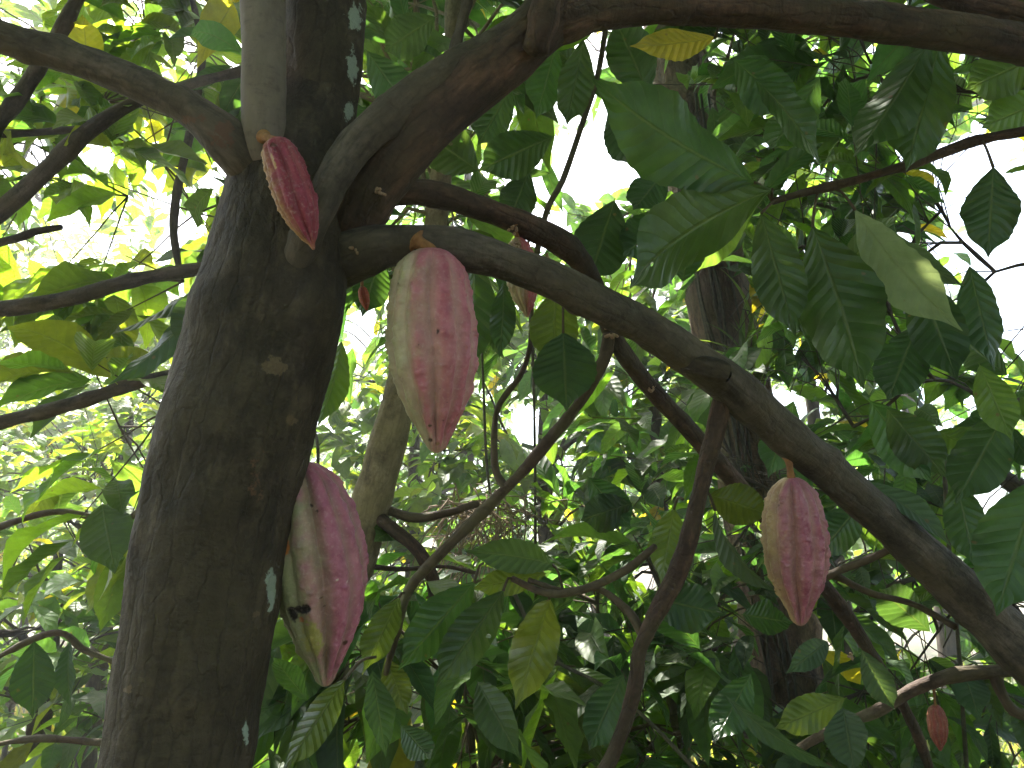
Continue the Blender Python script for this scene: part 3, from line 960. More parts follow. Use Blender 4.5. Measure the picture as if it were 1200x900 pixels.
H(690, 95, 655, 60, 36, 1.28, 1.24, MD, 0.5, True, 1, .2, .1)
H(780, 200, 742, 246, 46, 1.3, 1.24, DK, 0.5, True, 1, .2, .1)
H(960, 90, 900, 175, 52, 1.2, 1.15, MD, .5, True, 1, .2, .1, .42)
H(1075, 380, 1040, 470, 60, 1.25, 1.2, DK, .5, True, 1, .2, .1, .42)
H(1040, 480, 1110, 560, 56, 1.25, 1.2, MD, .5, True, 1, .2, .1, .42)
H(1180, 480, 1120, 590, 64, 1.2, 1.15, MD, .5, True, 1, .2, .1, .42)
H(1010, 590, 960, 650, 50, 1.25, 1.2, DK, .5, True, 1, .2, .1, .42)
H(1090, 740, 1030, 690, 50, 1.25, 1.2, DK, .5, True, 1, .2, .1, .42)
H(690, 560, 740, 620, 44, 1.25, 1.2, DK, .5, True, 1, .2, .1, .5)
H(740, 590, 680, 610, 46, 1.22, 1.2, DK, .5, True, 1, .2, .1, .5)
H(820, 760, 760, 690, 52, 1.2, 1.15, DK, .5, True, 1, .2, .1, .42)
H(870, 720, 930, 730, 44, 1.2, 1.15, DK, .5, True, 1, .2, .1, .42)
H(884, 92, 962, 196, 44, 1.12, 1.08, DK, 0.5, True, 1, .25, .1)
H(1048, 262, 1006, 372, 48, 1.2, 1.16, DK, 0.5, True, 1, .2, .1)
H(1072, 318, 1122, 446, 62, 1.22, 1.15, DK, 0.6, True, -1, .2, .1)
H(1136, 312, 1166, 436, 52, 1.24, 1.2, DK, 0.6, True, 1, .2, .1)
H(905, 300, 946, 396, 40, 1.12, 1.08, MD, 0.5, True, 1, .3, .1)
H(1020, 470, 1092, 566, 60, 1.3, 1.2, MD, 0.5, True, 1, .2, .1)
H(1100, 505, 1176, 545, 48, 1.28, 1.22, LT, 0.5, True, 1, .2, .1)
H(1180, 440, 1122, 392, 46, 1.3, 1.25, DK, 0.5, True, 1, .2, .1)
H(930, 470, 900, 560, 46, 1.35, 1.3, DK, 0.5, True, 1, .2, .1)
H(1120, 560, 1144, 668, 46, 1.25, 1.2, DK, 0.5, True, 1, .2, .1)
H(800, 330, 812, 262, 44, 1.3, 1.26, DK, 0.5, True, 1, .2, .1)
H(720, 110, 742, 196, 52, 1.3, 1.24, DK, 0.5, True, 1, .2, .1)
H(600, 100, 560, 170, 46, 1.3, 1.25, MD, 0.5, True, 1, .2, .1)
H(510, 20, 450, 60, 50, 1.3, 1.25, MD, 0.5, True, 1, .2, .1)
H(430, 60, 480, 130, 50, 1.3, 1.25, MD, 0.5, True, 1, .2, .1)
H(620, 200, 596, 262, 46, 1.32, 1.27, DK, 0.5, True, 1, .2, .1)
H(730, 790, 690, 880, 48, 1.3, 1.22, DK, 0.6, True, 1, .2, .1)
H(880, 790, 836, 870, 46, 1.2, 1.14, DK, 0.6, True, 1, .2, .1)
H(560, 800, 610, 890, 48, 1.2, 1.12, MD, 0.6, False, 1, .3, .1)
H(360, 820, 320, 770, 30, 1.2, 1.15, MD, 0.6, True, 1, .3, .1)
add_leaves(hero, hero_rows, 44, 10, True)
hero.build('foliage', M_LEAF_OLD, main)

# the rest of its crown, overhead
crown = MB()
ctw = MB()
rnd = random.Random(77)
lv = []
for k in range(310):
    while True:
        c = np.array([rnd.uniform(-2.2, 2.8), rnd.uniform(-0.4, 2.5), 0])
        c[2] = 2.75 + 0.42 * max(0, c[1] - 0.6) + rnd.uniform(0, 1.0)
        if c[0] < -0.9 and c[1] > 1.2:
            continue
        if ((c[0] - .2) / 2.6) ** 2 + ((c[1] - 1.1) / 1.8) ** 2 < 1:
            break
    st = np.array([-0.2, 0.95, 2.5]) * 0.35 + c * 0.65
    u = unit(np.array([rnd.gauss(0, 1), rnd.gauss(0, 1), rnd.gauss(0, .3)]))
    L = rnd.uniform(.3, .5)
    tube(ctw, curve3(st, c, .05, .006, .004, 4, rnd) + [[*(c + u * L), .0015]], 5, 0.08)
    lv += twig_leaves(c, u, L, 8, (.2, .32), GREENS, rnd, 0.4, .36, dmin=1.15)
for k in range(14):
    a = np.array([-0.2, 0.95, 2.45])
    th = k / 14 * 2 * math.pi
    tube(ctw, curve3(a, [1.4 * math.cos(th), 1.1 + 1.1 * math.sin(th), 3.3], .1, .018, .006, 5, rnd), 7, 0.06)
tube(ctw, [[*P(405, -520, 1.15), .04], [-0.2, 0.95, 2.5, .03]], 8, .05)
add_leaves(crown, lv, 7, 4)
crown.build('crown', M_LEAF, main)
ctw.build('crown_twigs', M_TWIG, main)

# ================================================================== PODS
def pod(label, top, tip, wpx, d0, d1, stalk_from, pale_dir, cols, seed, nlobe=10, neck=0.55, tipw=0.16, wart=0.0019, spots=(), furrow=0.15, mottling=0.26, swell=0.46, stalk_r=0.0055, nth=220, nt_=240, bow=0.0, group='cacao pods hanging on the tree'):
    """top/tip: photo pixels of both ends; wpx: width; pale_dir: angle (radians, 0 = towards the viewer, + = to the right) of the pale flank."""
    a, b = P(*top, d0), P(*tip, d1)
    L = np.linalg.norm(b - a)
    ax = unit(b - a)
    F = unit(CAM - (a + b) / 2)
    F = unit(F - ax * (F @ ax))
    Rt = np.cross(ax, F)
    if Rt @ RIGHT < 0:
        Rt = -Rt
    R = wpx * (d0 + d1) / 2 / FPX / 2
    t = np.linspace(0, 1, nt_)
    th = np.linspace(0, 2 * np.pi, nth, endpoint=False)
    T, TH = np.meshgrid(t, th, indexing='ij')
    T, TH = T.ravel(), TH.ravel()
    # profile
    kt = np.array([0, .01, .04, .10, .2, .32, swell, .58, .70, .80, .88, .94, .975, .995, 1.0])
    n0 = neck
    kr = np.array([0.0, .6 * n0, .92 * n0, n0 + (1 - n0) * .42, n0 + (1 - n0) * .74, .97, 1.0, .965, .82, .62, .40, tipw * 1.55, tipw * 1.15, tipw * .6, 0.0])
    from_t = np.interp(t, kt, kr)
    ker = np.hanning(9)
    ker /= ker.sum()
    sm = np.convolve(np.pad(from_t, 4, mode='reflect', reflect_type='odd'), ker, 'valid')
    sm[:3], sm[-3:] = from_t[:3], from_t[-3:]
    prof = np.repeat(np.maximum(sm, 0), nth)
    cs = np.stack([np.cos(TH), np.sin(TH), T * 4], 1)
    wob = 0.10 * fbm(np.stack([np.cos(TH) * .6, np.sin(TH) * .6, T * 3], 1), 2, seed)
    A = TH + wob
    r1 = np.sqrt(np.sin(A * nlobe / 2) ** 2 + 0.03) ** 0.9
    r2 = np.sqrt(np.sin(A * nlobe / 4) ** 2 + 0.012) ** 0.6
    fade = sstep(0.0, 0.10, T) * (1 - 0.75 * sstep(0.85, 1.0, T))
    ridge = 0.5 * r1 + 0.5 * r2
    q = np.stack([np.cos(TH) * 2.2, np.sin(TH) * 2.2, T * L / R * 2.2], 1)
    wn = np.maximum(0, fbm(q * 3.2, 3, seed + 2)) * 1.2 + 0.4 * fbm(q * 1.3, 2, seed + 7)
    h = R * furrow * 2 * (ridge - 0.85) * fade + wart * wn * (0.25 + 0.75 * r1) * fade
    # colours
    green, pink, deep, fur = [np.array(c) for c in cols]
    mott = fbm(q * 1.5, 4, seed + 4)
    fine = fbm(q * 5.0, 3, seed + 5)
    k = np.cos(TH - pale_dir)
    g = sstep(-0.15, 0.75, k + mottling * mott + 0.25 * (0.5 - ridge))
    g = np.maximum(g, sstep(0.9, 1.04, T + 0.05 * mott) * 0.7)
    colr = pink[None] * (1 - g[:, None]) + green[None] * g[:, None]
    dp = sstep(-0.1, 0.9, mott * 0.8 + fine * 0.6) * (1 - g) * 0.8
    colr = colr * (1 - dp[:, None]) + deep[None] * dp[:, None]
    fm = (1 - sstep(0.48, 0.97, ridge)) * 0.5 * fade
    colr = colr * (1 - fm[:, None]) + fur[None] * fm[:, None]
    streak = sstep(0.25, 0.8, fbm(np.stack([np.cos(TH) * 5, np.sin(TH) * 5, T * 3.0], 1), 3, seed + 8)) * 0.18
    colr = colr * (1 - streak[:, None]) + (green * 0.6 + pink * 0.4)[None] * streak[:, None]
    for (st, sth, sx, sy, sc_, depth) in spots:
        dd = np.angle(np.exp(1j * (TH - sth))) * prof * R
        e = ((dd / sx) ** 2 + ((T - st) * L / sy) ** 2) + 0.55 * fine
        mk = 1 - sstep(0.55, 1.15, e)
        colr = colr * (1 - mk[:, None]) + np.array(sc_)[None] * mk[:, None]
        h = h - depth * mk
    rad = np.maximum(prof * R + h * np.minimum(1, prof * 3), 0)
    bowv = bow * L * np.sin(np.pi * T)
    v = a + ax * (T * L)[:, None] + F * (np.cos(TH) * rad)[:, None] + Rt * (np.sin(TH) * rad + bowv)[:, None]
    aa = np.arange(nt_ - 1)[:, None] * nth
    j = np.arange(nth)[None]
    j2 = (j + 1) % nth
    f = np.stack([aa + j, aa + nth + j, aa + nth + j2, aa + j2], 2).reshape(-1, 4)
    if np.cross(F, Rt) @ ax < 0:
        f = f[:, ::-1]
    root = empty('cacao_pod', a)
    tag(root, label, 'cacao pod', group)
    mb = MB()
    mb.add(v, f, skin_color=np.clip(colr, 0.005, 0.9))
    mb.build('husk', M_POD, root)
    sb = MB()
    s0 = P(*stalk_from)
    mid = (s0 + a) / 2 + unit(a - CAM) * -0.002
    tube(sb, [[*s0, stalk_r * 1.9], [*(s0 * .85 + mid * .15), stalk_r * 1.45], [*(s0 * .6 + mid * .4), stalk_r * 1.1], [*mid, stalk_r * .9], [*(a + ax * 0.001), stalk_r * 1.15], [*(a + ax * 0.004), stalk_r * 1.5]], 16, 0.002, 0.0006, 120, seed=seed)
    sb.build('stalk', M_STALK, root)
    return root


CREAM, ROSE, CRIM, FURR = (0.36, 0.31, 0.20), (0.38, 0.112, 0.155), (0.285, 0.052, 0.092), (0.45, 0.30, 0.26)
pod('large pink pod with a cream left flank, hanging under the thick limb', (503, 291), (512, 531), 103, .80, .80, (489, 283, .80), -1.62, (CREAM, ROSE, CRIM, FURR), 1, 10, .62, .18,
    spots=[(.42, .12, .0016, .0034, (.05, .02, .02), .0006), (.93, -.5, .0028, .0024, (.06, .03, .02), .001), (.86, -.3, .002, .0015, (.10, .05, .03), .0004), (.95, .1, .003, .002, (.25, .13, .08), .0)], stalk_r=.0068, bow=0.0)
pod('big mauve pod behind the trunk edge, marked with black scar and orange wounds', (354, 541), (382, 804), 106, .83, .83, (338, 548, .80), -1.42,
    ((0.25, 0.24, 0.13), (0.36, 0.11, 0.175), (0.27, 0.06, 0.115), (0.22, 0.19, 0.11)), 2, 10, .50, .17,
    spots=[(.335, -.80, .006, .010, (.50, .15, .03), .0005), (.61, -.62, .014, .0042, (.018, .012, .012), .0012), (.628, -.80, .0055, .009, (.018, .012, .012), .0012), (.60, -.42, .006, .006, (.018, .012, .012), .001),
           (.655, -.62, .004, .0035, (.42, .12, .04), .0), (.74, -.42, .011, .022, (.27, .23, .07), .0), (.18, .02, .0018, .0022, (.03, .015, .015), .0005), (.205, .14, .0014, .0014, (.03, .015, .015), .0005),
           (.57, -.05, .002, .001, (.05, .02, .02), .0003), (.61, .0, .002, .001, (.05, .02, .02), .0003), (.80, .75, .0026, .003, (.08, .03, .02), .0004), (.50, .3, .0012, .0012, (.6, .45, .42), -.0004), (.52, .55, .0012, .0012, (.6, .45, .42), -.0004)],
    mottling=.3, bow=0.03)
pod('small slim crimson pod in the fork beneath the pale upright shoot', (322, 164), (368, 293), 47, .735, .725, (309, 160, .765), -2.0,
    ((0.30, 0.17, 0.06), (0.22, 0.020, 0.050), (0.15, 0.010, 0.030), (0.17, 0.030, 0.040)), 3, 10, .74, .10, wart=.0011, furrow=.14, swell=.40, spots=[(.10, -.2, .003, .0026, (.10, .025, .02), .0008), (.25, -.45, .002, .009, (.34, .20, .09), 0)], stalk_r=.004, nth=160, nt_=180)
pod('dusky rose pod under the right end of the long limb, tapering to a nipple tip', (927, 559), (938, 733), 72, 1.0, 1.0, (924, 536, 1.0), -1.7,
    ((0.36, 0.24, 0.12), (0.32, 0.105, 0.155), (0.225, 0.040, 0.085), (0.31, 0.18, 0.14)), 4, 10, .52, .20, stalk_r=.0046, swell=.42)
pod('slender pink pod half hidden behind the thick limb, on the thin limb', (606, 278), (618, 372), 36, .985, .985, (603, 262, .97), -1.0,
    ((0.33, 0.27, 0.13), (0.36, 0.075, 0.09), (0.27, 0.035, 0.055), (0.33, 0.18, 0.14)), 5, 10, .5, .14, stalk_r=.003, nth=120, nt_=120)
pod('tiny brown red pod on a twig low in the right corner', (1096, 826), (1102, 880), 21, 1.18, 1.18, (1094, 806, 1.2), -2.0,
    ((0.22, 0.09, 0.05), (0.24, 0.055, 0.045), (0.17, 0.03, 0.03), (0.20, 0.09, 0.06)), 6, 10, .55, .16, wart=.0007, stalk_r=.0022, nth=100, nt_=100)
pod('tiny orange red pod peeping out beneath the limb beside the trunk', (424, 335), (430, 364), 12, .95, .95, (424, 322, .9), -2.0,
    ((0.36, 0.09, 0.03), (0.36, 0.06, 0.03), (0.24, 0.03, 0.02), (0.30, 0.09, 0.04)), 7, 10, .5, .16, wart=.0004, stalk_r=.002, nth=60, nt_=60)

# ================================================================== NEIGHBOURING TREES
C = lambda px, py, d, r: (P(px, py, d), r)

# left: bare dark limbs of a cacao tree standing just out of the picture
nb = empty('cacao_tree', (-2.6, 1.7, 0))
tag(nb, 'cacao tree whose bare dark limbs reach in from the left, behind the thick trunk', 'tree')
mb = MB()
p_, r_, t_ = tube(mb, [[-2.6, 1.7, -.05, .11], [-2.58, 1.68, .7, .085], [-2.5, 1.7, 1.4, .075], [-2.52, 1.75, 2.1, .06], [-2.5, 1.8, 2.8, .03]], 30, .02, .003, 24, seed=60, lump=.06)
mb.build('trunk', M_LIMB, nb)


def nlimb(ctrl, mat=M_LIMB, seed=61):
    mb = MB()
    tube(mb, ctrl, 20, .012, .0018, 34, seed=seed, lump=.12)
    mb.build('branch', mat, nb)


nlimb([[-2.52, 1.7, 1.3, .03]] + rows((-250, 420, 12, 1.6), (-100, 322, 11.5, 1.6), (0, 248, 11, 1.6), (58, 196, 10.5, 1.6), (105, 153, 10, 1.62), (150, 124, 7, 1.66), (210, 102, 6, 1.72), (290, 82, 5, 1.8)), M_LIMB)
nlimb([[-2.52, 1.72, 1.9, .03]] + rows((-120, 280, 10, 1.65), (0, 142, 9.5, 1.7), (42, 84, 9, 1.72), (88, 4, 8, 1.75), (125, -90, 7, 1.8)), M_LIMB)
nlimb([[-2.50, 1.7, 1.2, .02]] + rows((-200, 385, 10, 1.7), (0, 362, 9.5, 1.7), (80, 350, 9.5, 1.7), (160, 328, 8.5, 1.7), (240, 314, 7.5, 1.72), (330, 300, 6, 1.75)), M_LIMB)
nlimb([[-2.52, 1.7, 1.0, .02]] + rows((-200, 545, 9, 1.7), (0, 495, 8.5, 1.7), (90, 472, 8.5, 1.7), (160, 449, 8, 1.7), (220, 434, 7, 1.7), (320, 400, 5, 1.72)), M_LIMB)
nlimb([[-2.50, 1.72, 1.6, .015]] + rows((-200, 330, 6, 1.8), (0, 284, 5.5, 1.8), (40, 272, 5, 1.8), (72, 266, 4, 1.8)), M_LIMB)
nlimb(rows((-60, 158, 5, 1.75), (30, 156, 4.5, 1.75), (100, 150, 4, 1.76)), M_LIMB)
nlimb(rows((226, 0, 4, 2.0), (236, 60, 4.5, 2.0), (228, 130, 5, 1.95), (204, 250, 5, 1.9), (212, 330, 4, 1.85)), M_LIMB)
nlimb(rows((-60, 640, 4, 1.9), (60, 600, 4, 1.9), (140, 612, 4, 1.9), (190, 572, 4, 1.9)), M_TWIG)
nlimb(rows((-40, 790, 3.5, 1.6), (60, 742, 4, 1.6), (100, 762, 4, 1.6), (150, 782, 4, 1.6)), M_TWIG)
nlimb(rows((-40, 880, 3.5, 1.5), (40, 866, 4, 1.5), (120, 870, 4, 1.5), (180, 872, 3, 1.5)), M_TWIG)
rnd = random.Random(62)
nlv, ntwg = [], MB()
for (px, py, d, rad, cnt) in [(60, 50, 2.1, .3, 8), (170, 40, 2.3, .32, 9), (240, 60, 2.4, .25, 7), (120, 120, 2.2, .25, 7), (60, 180, 2.0, .22, 5), (190, 190, 2.2, .24, 8), (150, 230, 2.1, .18, 5), (20, 220, 2.2, .2, 4), (230, 250, 2.0, .15, 4),
                              (215, 330, 1.9, .12, 3), (200, 480, 1.85, .16, 5), (140, 500, 2.0, .14, 3), (225, 140, 2.3, .2, 6), (30, 110, 2.3, .2, 4), (265, 20, 2.3, .2, 5)]:
    c0 = P(px, py, d)
    for k in range(int(cnt * 1.35)):
        u = unit(np.array([rnd.gauss(0, 1), rnd.gauss(0, 1), rnd.gauss(0, .7)]))
        c = c0 + u * rad * rnd.uniform(.3, 1)
        new = twig_leaves(c, u, .26, 7, (.11, .21), GREENS[:2] + FRESH * 2, rnd, .4, .42, dmin=1.35)
        if len(new) < 5:
            continue
        tube(ntwg, curve3(c0, c, .05, .003, .0022, 3, rnd) + [[*(c + u * .22), .0012]], 5, .05)
        nlv += new
fl = MB()
add_leaves(fl, nlv, 8, 4)
fl.build('foliage', M_LEAF, nb)
ntwg.build('twigs', M_TWIG, nb)

# slender pale-barked tree behind the pods
plant('young_cacao_tree', 'slender tree with pale smooth trunk rising behind the two biggest pods', 'tree', (P(395, 900, 1.75)[0], P(395, 900, 1.75)[1], 0),
      [[P(385, 900, 1.7)[0] - .04, P(385, 900, 1.7)[1] + .05, -.05, .055]] + rows((384, 780, 24, 1.68), (415, 665, 23, 1.68), (440, 570, 22, 1.68), (462, 490, 20, 1.70), (482, 400, 16, 1.74), (505, 300, 14, 1.8), (520, 180, 12, 1.9), (530, 60, 10, 2.0), (540, -150, 8, 2.2)),
      [C(500, 250, 2.0, .28), C(560, 150, 2.1, .32), C(480, 60, 2.0, .32), C(600, 230, 2.3, .3), C(430, 330, 1.9, .15), C(470, 150, 2.0, .3), C(610, 110, 2.3, .3), C(560, 30, 2.2, .35), C(520, 370, 2.2, .2), C(440, 20, 2.0, .25)],
      (.15, .26), GREENS, 101, bark=M_TAN, ntw=7, nleaf=6, twl=(.2, .35), dmin=1.3, trunk_seg=24, wide=.32)
mb = MB()
yt = bpy.data.objects[[o.name for o in COL.objects if o.name.startswith('young_cacao_tree')][0]]
tube(mb, rows((428, 592, 7, 1.71), (455, 616, 8, 1.64), (485, 640, 8, 1.6), (503, 668, 8, 1.6), (510, 705, 8, 1.62), (500, 740, 6, 1.65)), 14, .01, .001, 40, seed=4)
mb.build('branch', M_RED, yt)
mb = MB()
tube(mb, rows((432, 588, 5, 1.71), (480, 606, 6, 1.65), (520, 602, 5, 1.62), (560, 590, 4, 1.62)), 10, .01, .001, 40, seed=4)
mb.build('branch', M_TWIG, yt)
mb = MB()
tube(mb, rows((416, 662, 3, 1.70), (470, 667, 3, 1.64), (520, 664, 2.5, 1.6), (560, 672, 2, 1.6)), 8, .01, .001, 40, seed=4)
mb.build('branch', M_RED, yt)

# tall tree with dark reddish trunk on the right
plant('tall_tree', 'tall tree with rough reddish brown trunk and climbing leaves, behind the long limb', 'tree', (P(960, 1100, 2.7)[0] + .05, P(960, 1000, 2.7)[1], 0),
      [[P(960, 1100, 2.7)[0] + .06, P(960, 1000, 2.7)[1] + .05, -.05, .17]] + rows((945, 900, 46, 2.7), (918, 760, 44, 2.7), (890, 600, 40, 2.7), (862, 450, 38, 2.7), (838, 330, 37, 2.7), (815, 200, 34, 2.75), (795, 80, 32, 2.8), (770, -100, 30, 3.0), (750, -300, 26, 3.4), (760, -600, 18, 4.5)),
      [C(760, 60, 3.2, .45), C(850, 120, 3.0, .4), C(930, 60, 3.0, .5), C(700, 60, 3.3, .4), C(990, 150, 3.2, .45), C(620, -80, 3.5, .6), C(760, 240, 3.1, .35), C(740, 330, 3.2, .3), C(720, 420, 3.3, .3)],
      (.18, .30), GREENS, 102, bark=M_ROUGH, ntw=7, nleaf=6, twl=(.25, .45), dmin=1.5, trunk_seg=40, trunk_rough=.012, wide=.36, limb_r=.2)

# leafy climber round that trunk
cl = empty('climbing_vine', (P(945, 900, 2.55)[0], P(945, 900, 2.55)[1], 0))
tag(cl, 'leafy climber with dangling stems wrapped around the reddish brown trunk', 'vine')
mb, ml = MB(), MB()
rnd = random.Random(63)
lv = []
for k in range(9):
    off = rnd.uniform(-30, 34)
    pts = []
    for (px, py) in [(940, 950), (925, 800), (893, 640), (866, 480), (842, 350), (820, 230), (800, 110)]:
        pts.append([*P(px + off + rnd.uniform(-10, 10), py, 2.56 + abs(off) * .0025), .0045])
    tube(mb, pts, 6, .03)
    for q in pts[:-1]:
        for z in range(4):
            a = np.array(q[:3]) + np.array([rnd.gauss(0, .06), -.02, rnd.gauss(0, .12)])
            u = unit(np.array([rnd.gauss(0, .8), -.8, rnd.gauss(0, .5)]))
            if rnd.random() < .4:
                lv += twig_leaves(a, u, .14, 3, (.12, .22), GREENS, rnd, .5, .4, dmin=1.5)
add_leaves(ml, lv, 7, 4)
mb.build('stem', M_VINE, cl)
ml.build('foliage', M_LEAF, cl)

# strap-leaved epiphyte perched on the trunk
ep = empty('epiphyte', P(880, 440, 2.5))
tag(ep, 'tuft of narrow strap leaves growing on the reddish brown trunk', 'plant')
ml = MB()
rnd = random.Random(64)
lv = []
for k in range(26):
    a = rnd.uniform(-.2, math.pi + .2)
    d = np.array([math.cos(a), rnd.uniform(-.7, .0), .25 + .9 * abs(math.sin(a))])
    c = jitter_col((0.075, 0.13, 0.03), .2, rnd)
    lv.append([*(P(884, 452, 2.52) + np.array([rnd.gauss(0, .02), 0, rnd.gauss(0, .02)])), *unit(d), *np.array([-d[0] * .5, -.3, 1]), rnd.uniform(.18, .36), .020, rnd.uniform(.5, 1.4), .5, .02, .1, .02, *c])
add_leaves(ml, lv, 10, 2)
ml.build('foliage', M_LEAF_FAR, ep)

# dark-leaved cacao trees on the right
plant('cacao_tree', 'dark leaved cacao tree filling the upper right behind the thin leafy branch', 'tree', (2.75, 2.3, 0),
      [[2.75, 2.3, -.05, .10], [2.7, 2.25, .8, .085], [2.62, 2.2, 1.6, .075], [2.5, 2.15, 2.3, .06], [2.3, 2.1, 3.0, .04], [2.2, 2.2, 3.8, .02]],
      [C(1010, 330, 1.9, .25), C(1100, 250, 2.0, .28), C(1080, 430, 1.9, .28), C(1000, 500, 2.1, .28), C(1170, 500, 2.0, .25), C(940, 420, 2.2, .25), C(1060, 120, 2.1, .3), C(1170, 110, 2.0, .28), C(960, 130, 2.2, .3), C(1130, 350, 2.3, .25),
       C(880, 160, 2.2, .25), C(1240, 300, 2.0, .3), C(1250, 60, 2.0, .3), C(920, 290, 2.1, .22), C(1220, 450, 2.0, .25), C(970, 20, 2.2, .3), C(930, 190, 2.3, .3), C(1060, 200, 2.3, .3), C(1110, 400, 2.4, .3), C(1000, 250, 2.5, .35), C(1120, 30, 2.2, .3), C(1060, 320, 2.2, .25), C(880, 250, 2.6, .3)],
      (.10, .25), GREENS, 103, bark=M_LIMB, ntw=11, nleaf=7, twl=(.2, .35), dmin=1.3, wide=.33)
plant('cacao_tree', 'low dark cacao tree behind the dusky rose pod on the right', 'tree', (2.3, 2.2, 0),
      [[2.3, 2.2, -.05, .07], [2.2, 2.1, .6, .06], [2.0, 2.05, 1.1, .05], [1.7, 2.0, 1.5, .04], [1.3, 2.05, 1.8, .02]],
      [C(1120, 600, 1.9, .28), C(1040, 620, 1.8, .25), C(960, 620, 2.1, .28), C(1100, 740, 1.8, .25), C(1010, 740, 1.7, .22), C(1170, 680, 2.0, .28), C(860, 640, 2.1, .25), C(1060, 850, 1.7, .22), C(1150, 840, 1.9, .25), C(960, 850, 1.7, .2), C(1220, 760, 1.9, .3), C(870, 560, 2.2, .22), C(820, 480, 2.3, .2)],
      (.09, .22), GREENS, 104, bark=M_LIMB, ntw=8, nleaf=7, twl=(.2, .35), dmin=1.3, wide=.33)
# low young trees in the bottom middle
plant('young_cacao_tree', 'young tree with large drooping dark leaves low beneath the pale trunk', 'tree', (P(560, 1000, 1.9)[0], P(560, 1000, 1.9)[1], 0),
      [[P(560, 1000, 1.9)[0], P(560, 1000, 1.9)[1], -.03, .022], [P(560, 1000, 1.9)[0] + .02, P(560, 1000, 1.9)[1], .5, .018], [*P(550, 860, 1.9), .013], [*P(545, 740, 1.9), .008]],
      [C(520, 790, 1.7, .18), C(600, 780, 1.8, .2), C(460, 840, 1.6, .15), C(560, 870, 1.65, .2), C(640, 850, 1.9, .2), C(430, 720, 1.7, .14), C(500, 700, 1.9, .15), C(390, 860, 1.7, .15)],
      (.12, .26), GREENS + FRESH[:1], 105, bark=M_TWIG, ntw=6, nleaf=5, twl=(.15, .28), dmin=1.2, droop=.8, yellow=.02, wide=.35)
plant('young_cacao_tree', 'young tree of dense deep green leaves beneath the brown hanging shoot', 'tree', (P(800, 1000, 2.0)[0], P(800, 1000, 2.0)[1], 0),
      [[P(800, 1000, 2.0)[0], P(800, 1000, 2.0)[1], -.03, .03], [P(800, 1000, 2.0)[0] - .03, P(800, 1000, 2.0)[1], .5, .025], [*P(790, 850, 2.0), .018], [*P(780, 700, 2.1), .01]],
      [C(700, 640, 2.3, .2), C(760, 720, 2.0, .22), C(840, 760, 1.9, .22), C(700, 760, 2.1, .22), C(790, 860, 1.7, .2), C(880, 860, 1.7, .2), C(720, 870, 1.9, .2), C(860, 690, 2.1, .2), C(640, 690, 2.3, .18)],
      (.10, .25), GREENS, 106, bark=M_TWIG, ntw=7, nleaf=7, twl=(.15, .28), dmin=1.25, droop=.6, wide=.32)

# hanging lianas
def liana(label, pts, r, seed):
    o = MB()
    tube(o, [[*P(a, b, d), r] for (a, b, d) in pts], 8, .02, .0006, 40, seed=seed)
    ob = o.build('hanging_vine', M_VINE, None)
    tag(ob, label, 'vine', 'vines hanging through the understorey')


liana('thin straight vine hanging through bright gap below the slender hidden pod', [(612, 120, 2.3), (620, 300, 2.2), (626, 480, 2.2), (628, 700, 2.2), (632, 1000, 2.2)], .0042, 1)
liana('thin curved vine passing just right of the large pink pod\'s tip', [(560, 300, 2.4), (566, 440, 2.4), (572, 560, 2.4), (592, 690, 2.4), (600, 900, 2.4)], .0042, 2)
liana('dark knotted vine crossing the white sky gap left of the tall trunk', [(712, 20, 1.7), (700, 90, 1.7), (684, 140, 1.7), (660, 210, 1.7), (640, 250, 1.7), (620, 340, 1.8)], .0065, 3)
liana('slack vine slanting low beneath the brown hanging shoot', [(600, 690, 1.6), (640, 765, 1.55), (700, 800, 1.5), (760, 845, 1.45), (840, 930, 1.4)], .004, 4)
liana('thin vine dropping behind the right end of the long limb', [(1105, 520, 1.5), (1112, 640, 1.5), (1122, 740, 1.5), (1130, 860, 1.5), (1140, 1000, 1.5)], .004, 5)
liana('wiry vine leaning between the mauve pod and the pale trunk', [(352, 470, 2.3), (372, 520, 2.3), (366, 600, 2.3), (340, 720, 2.3), (335, 900, 2.3)], .005, 6)

# tangle of dry roots / strands
mb = MB()
rnd = random.Random(65)
for k in range(120):
    a = P(rnd.gauss(565, 22), rnd.gauss(600, 14), rnd.uniform(2.0, 2.25))
    b = a + np.array([rnd.gauss(0, .10), rnd.gauss(0, .06), -abs(rnd.gauss(.10, .10))])
    tube(mb, curve3(a, b, rnd.uniform(-.1, .3), .0022, .0012, 4, rnd, .08), 4, .03)
tag(mb.build('dry_twig_clump', M_DRY), 'tangled clump of dry brown strands caught behind the thin crossing branch', 'dry twigs')
# pale fallen pole
mb = MB()
pp_, rr_, tt_ = tube(mb, rows((520, 790, 8, 2.7), (570, 812, 9, 2.65), (640, 826, 9, 2.6), (720, 842, 9, 2.55), (800, 856, 8, 2.5), (930, 860, 7, 2.5)), 18, .02, .003, 30, seed=8, lump=.1)
tag(mb.build('fallen_branch', M_PALE), 'pale bare fallen branch lying across the low leaves at bottom middle', 'branch')

# ================================================================== FARTHER TREES
def ground_z(x, y):
    q = np.stack([np.atleast_1d(x) * .12, np.atleast_1d(y) * .12, np.zeros(np.size(x))], 1)
    return 0.35 * fbm(q, 3, 40) * sstep(4, 12, np.atleast_1d(y)) + 0.06 * fbm(q * 8, 2, 41)


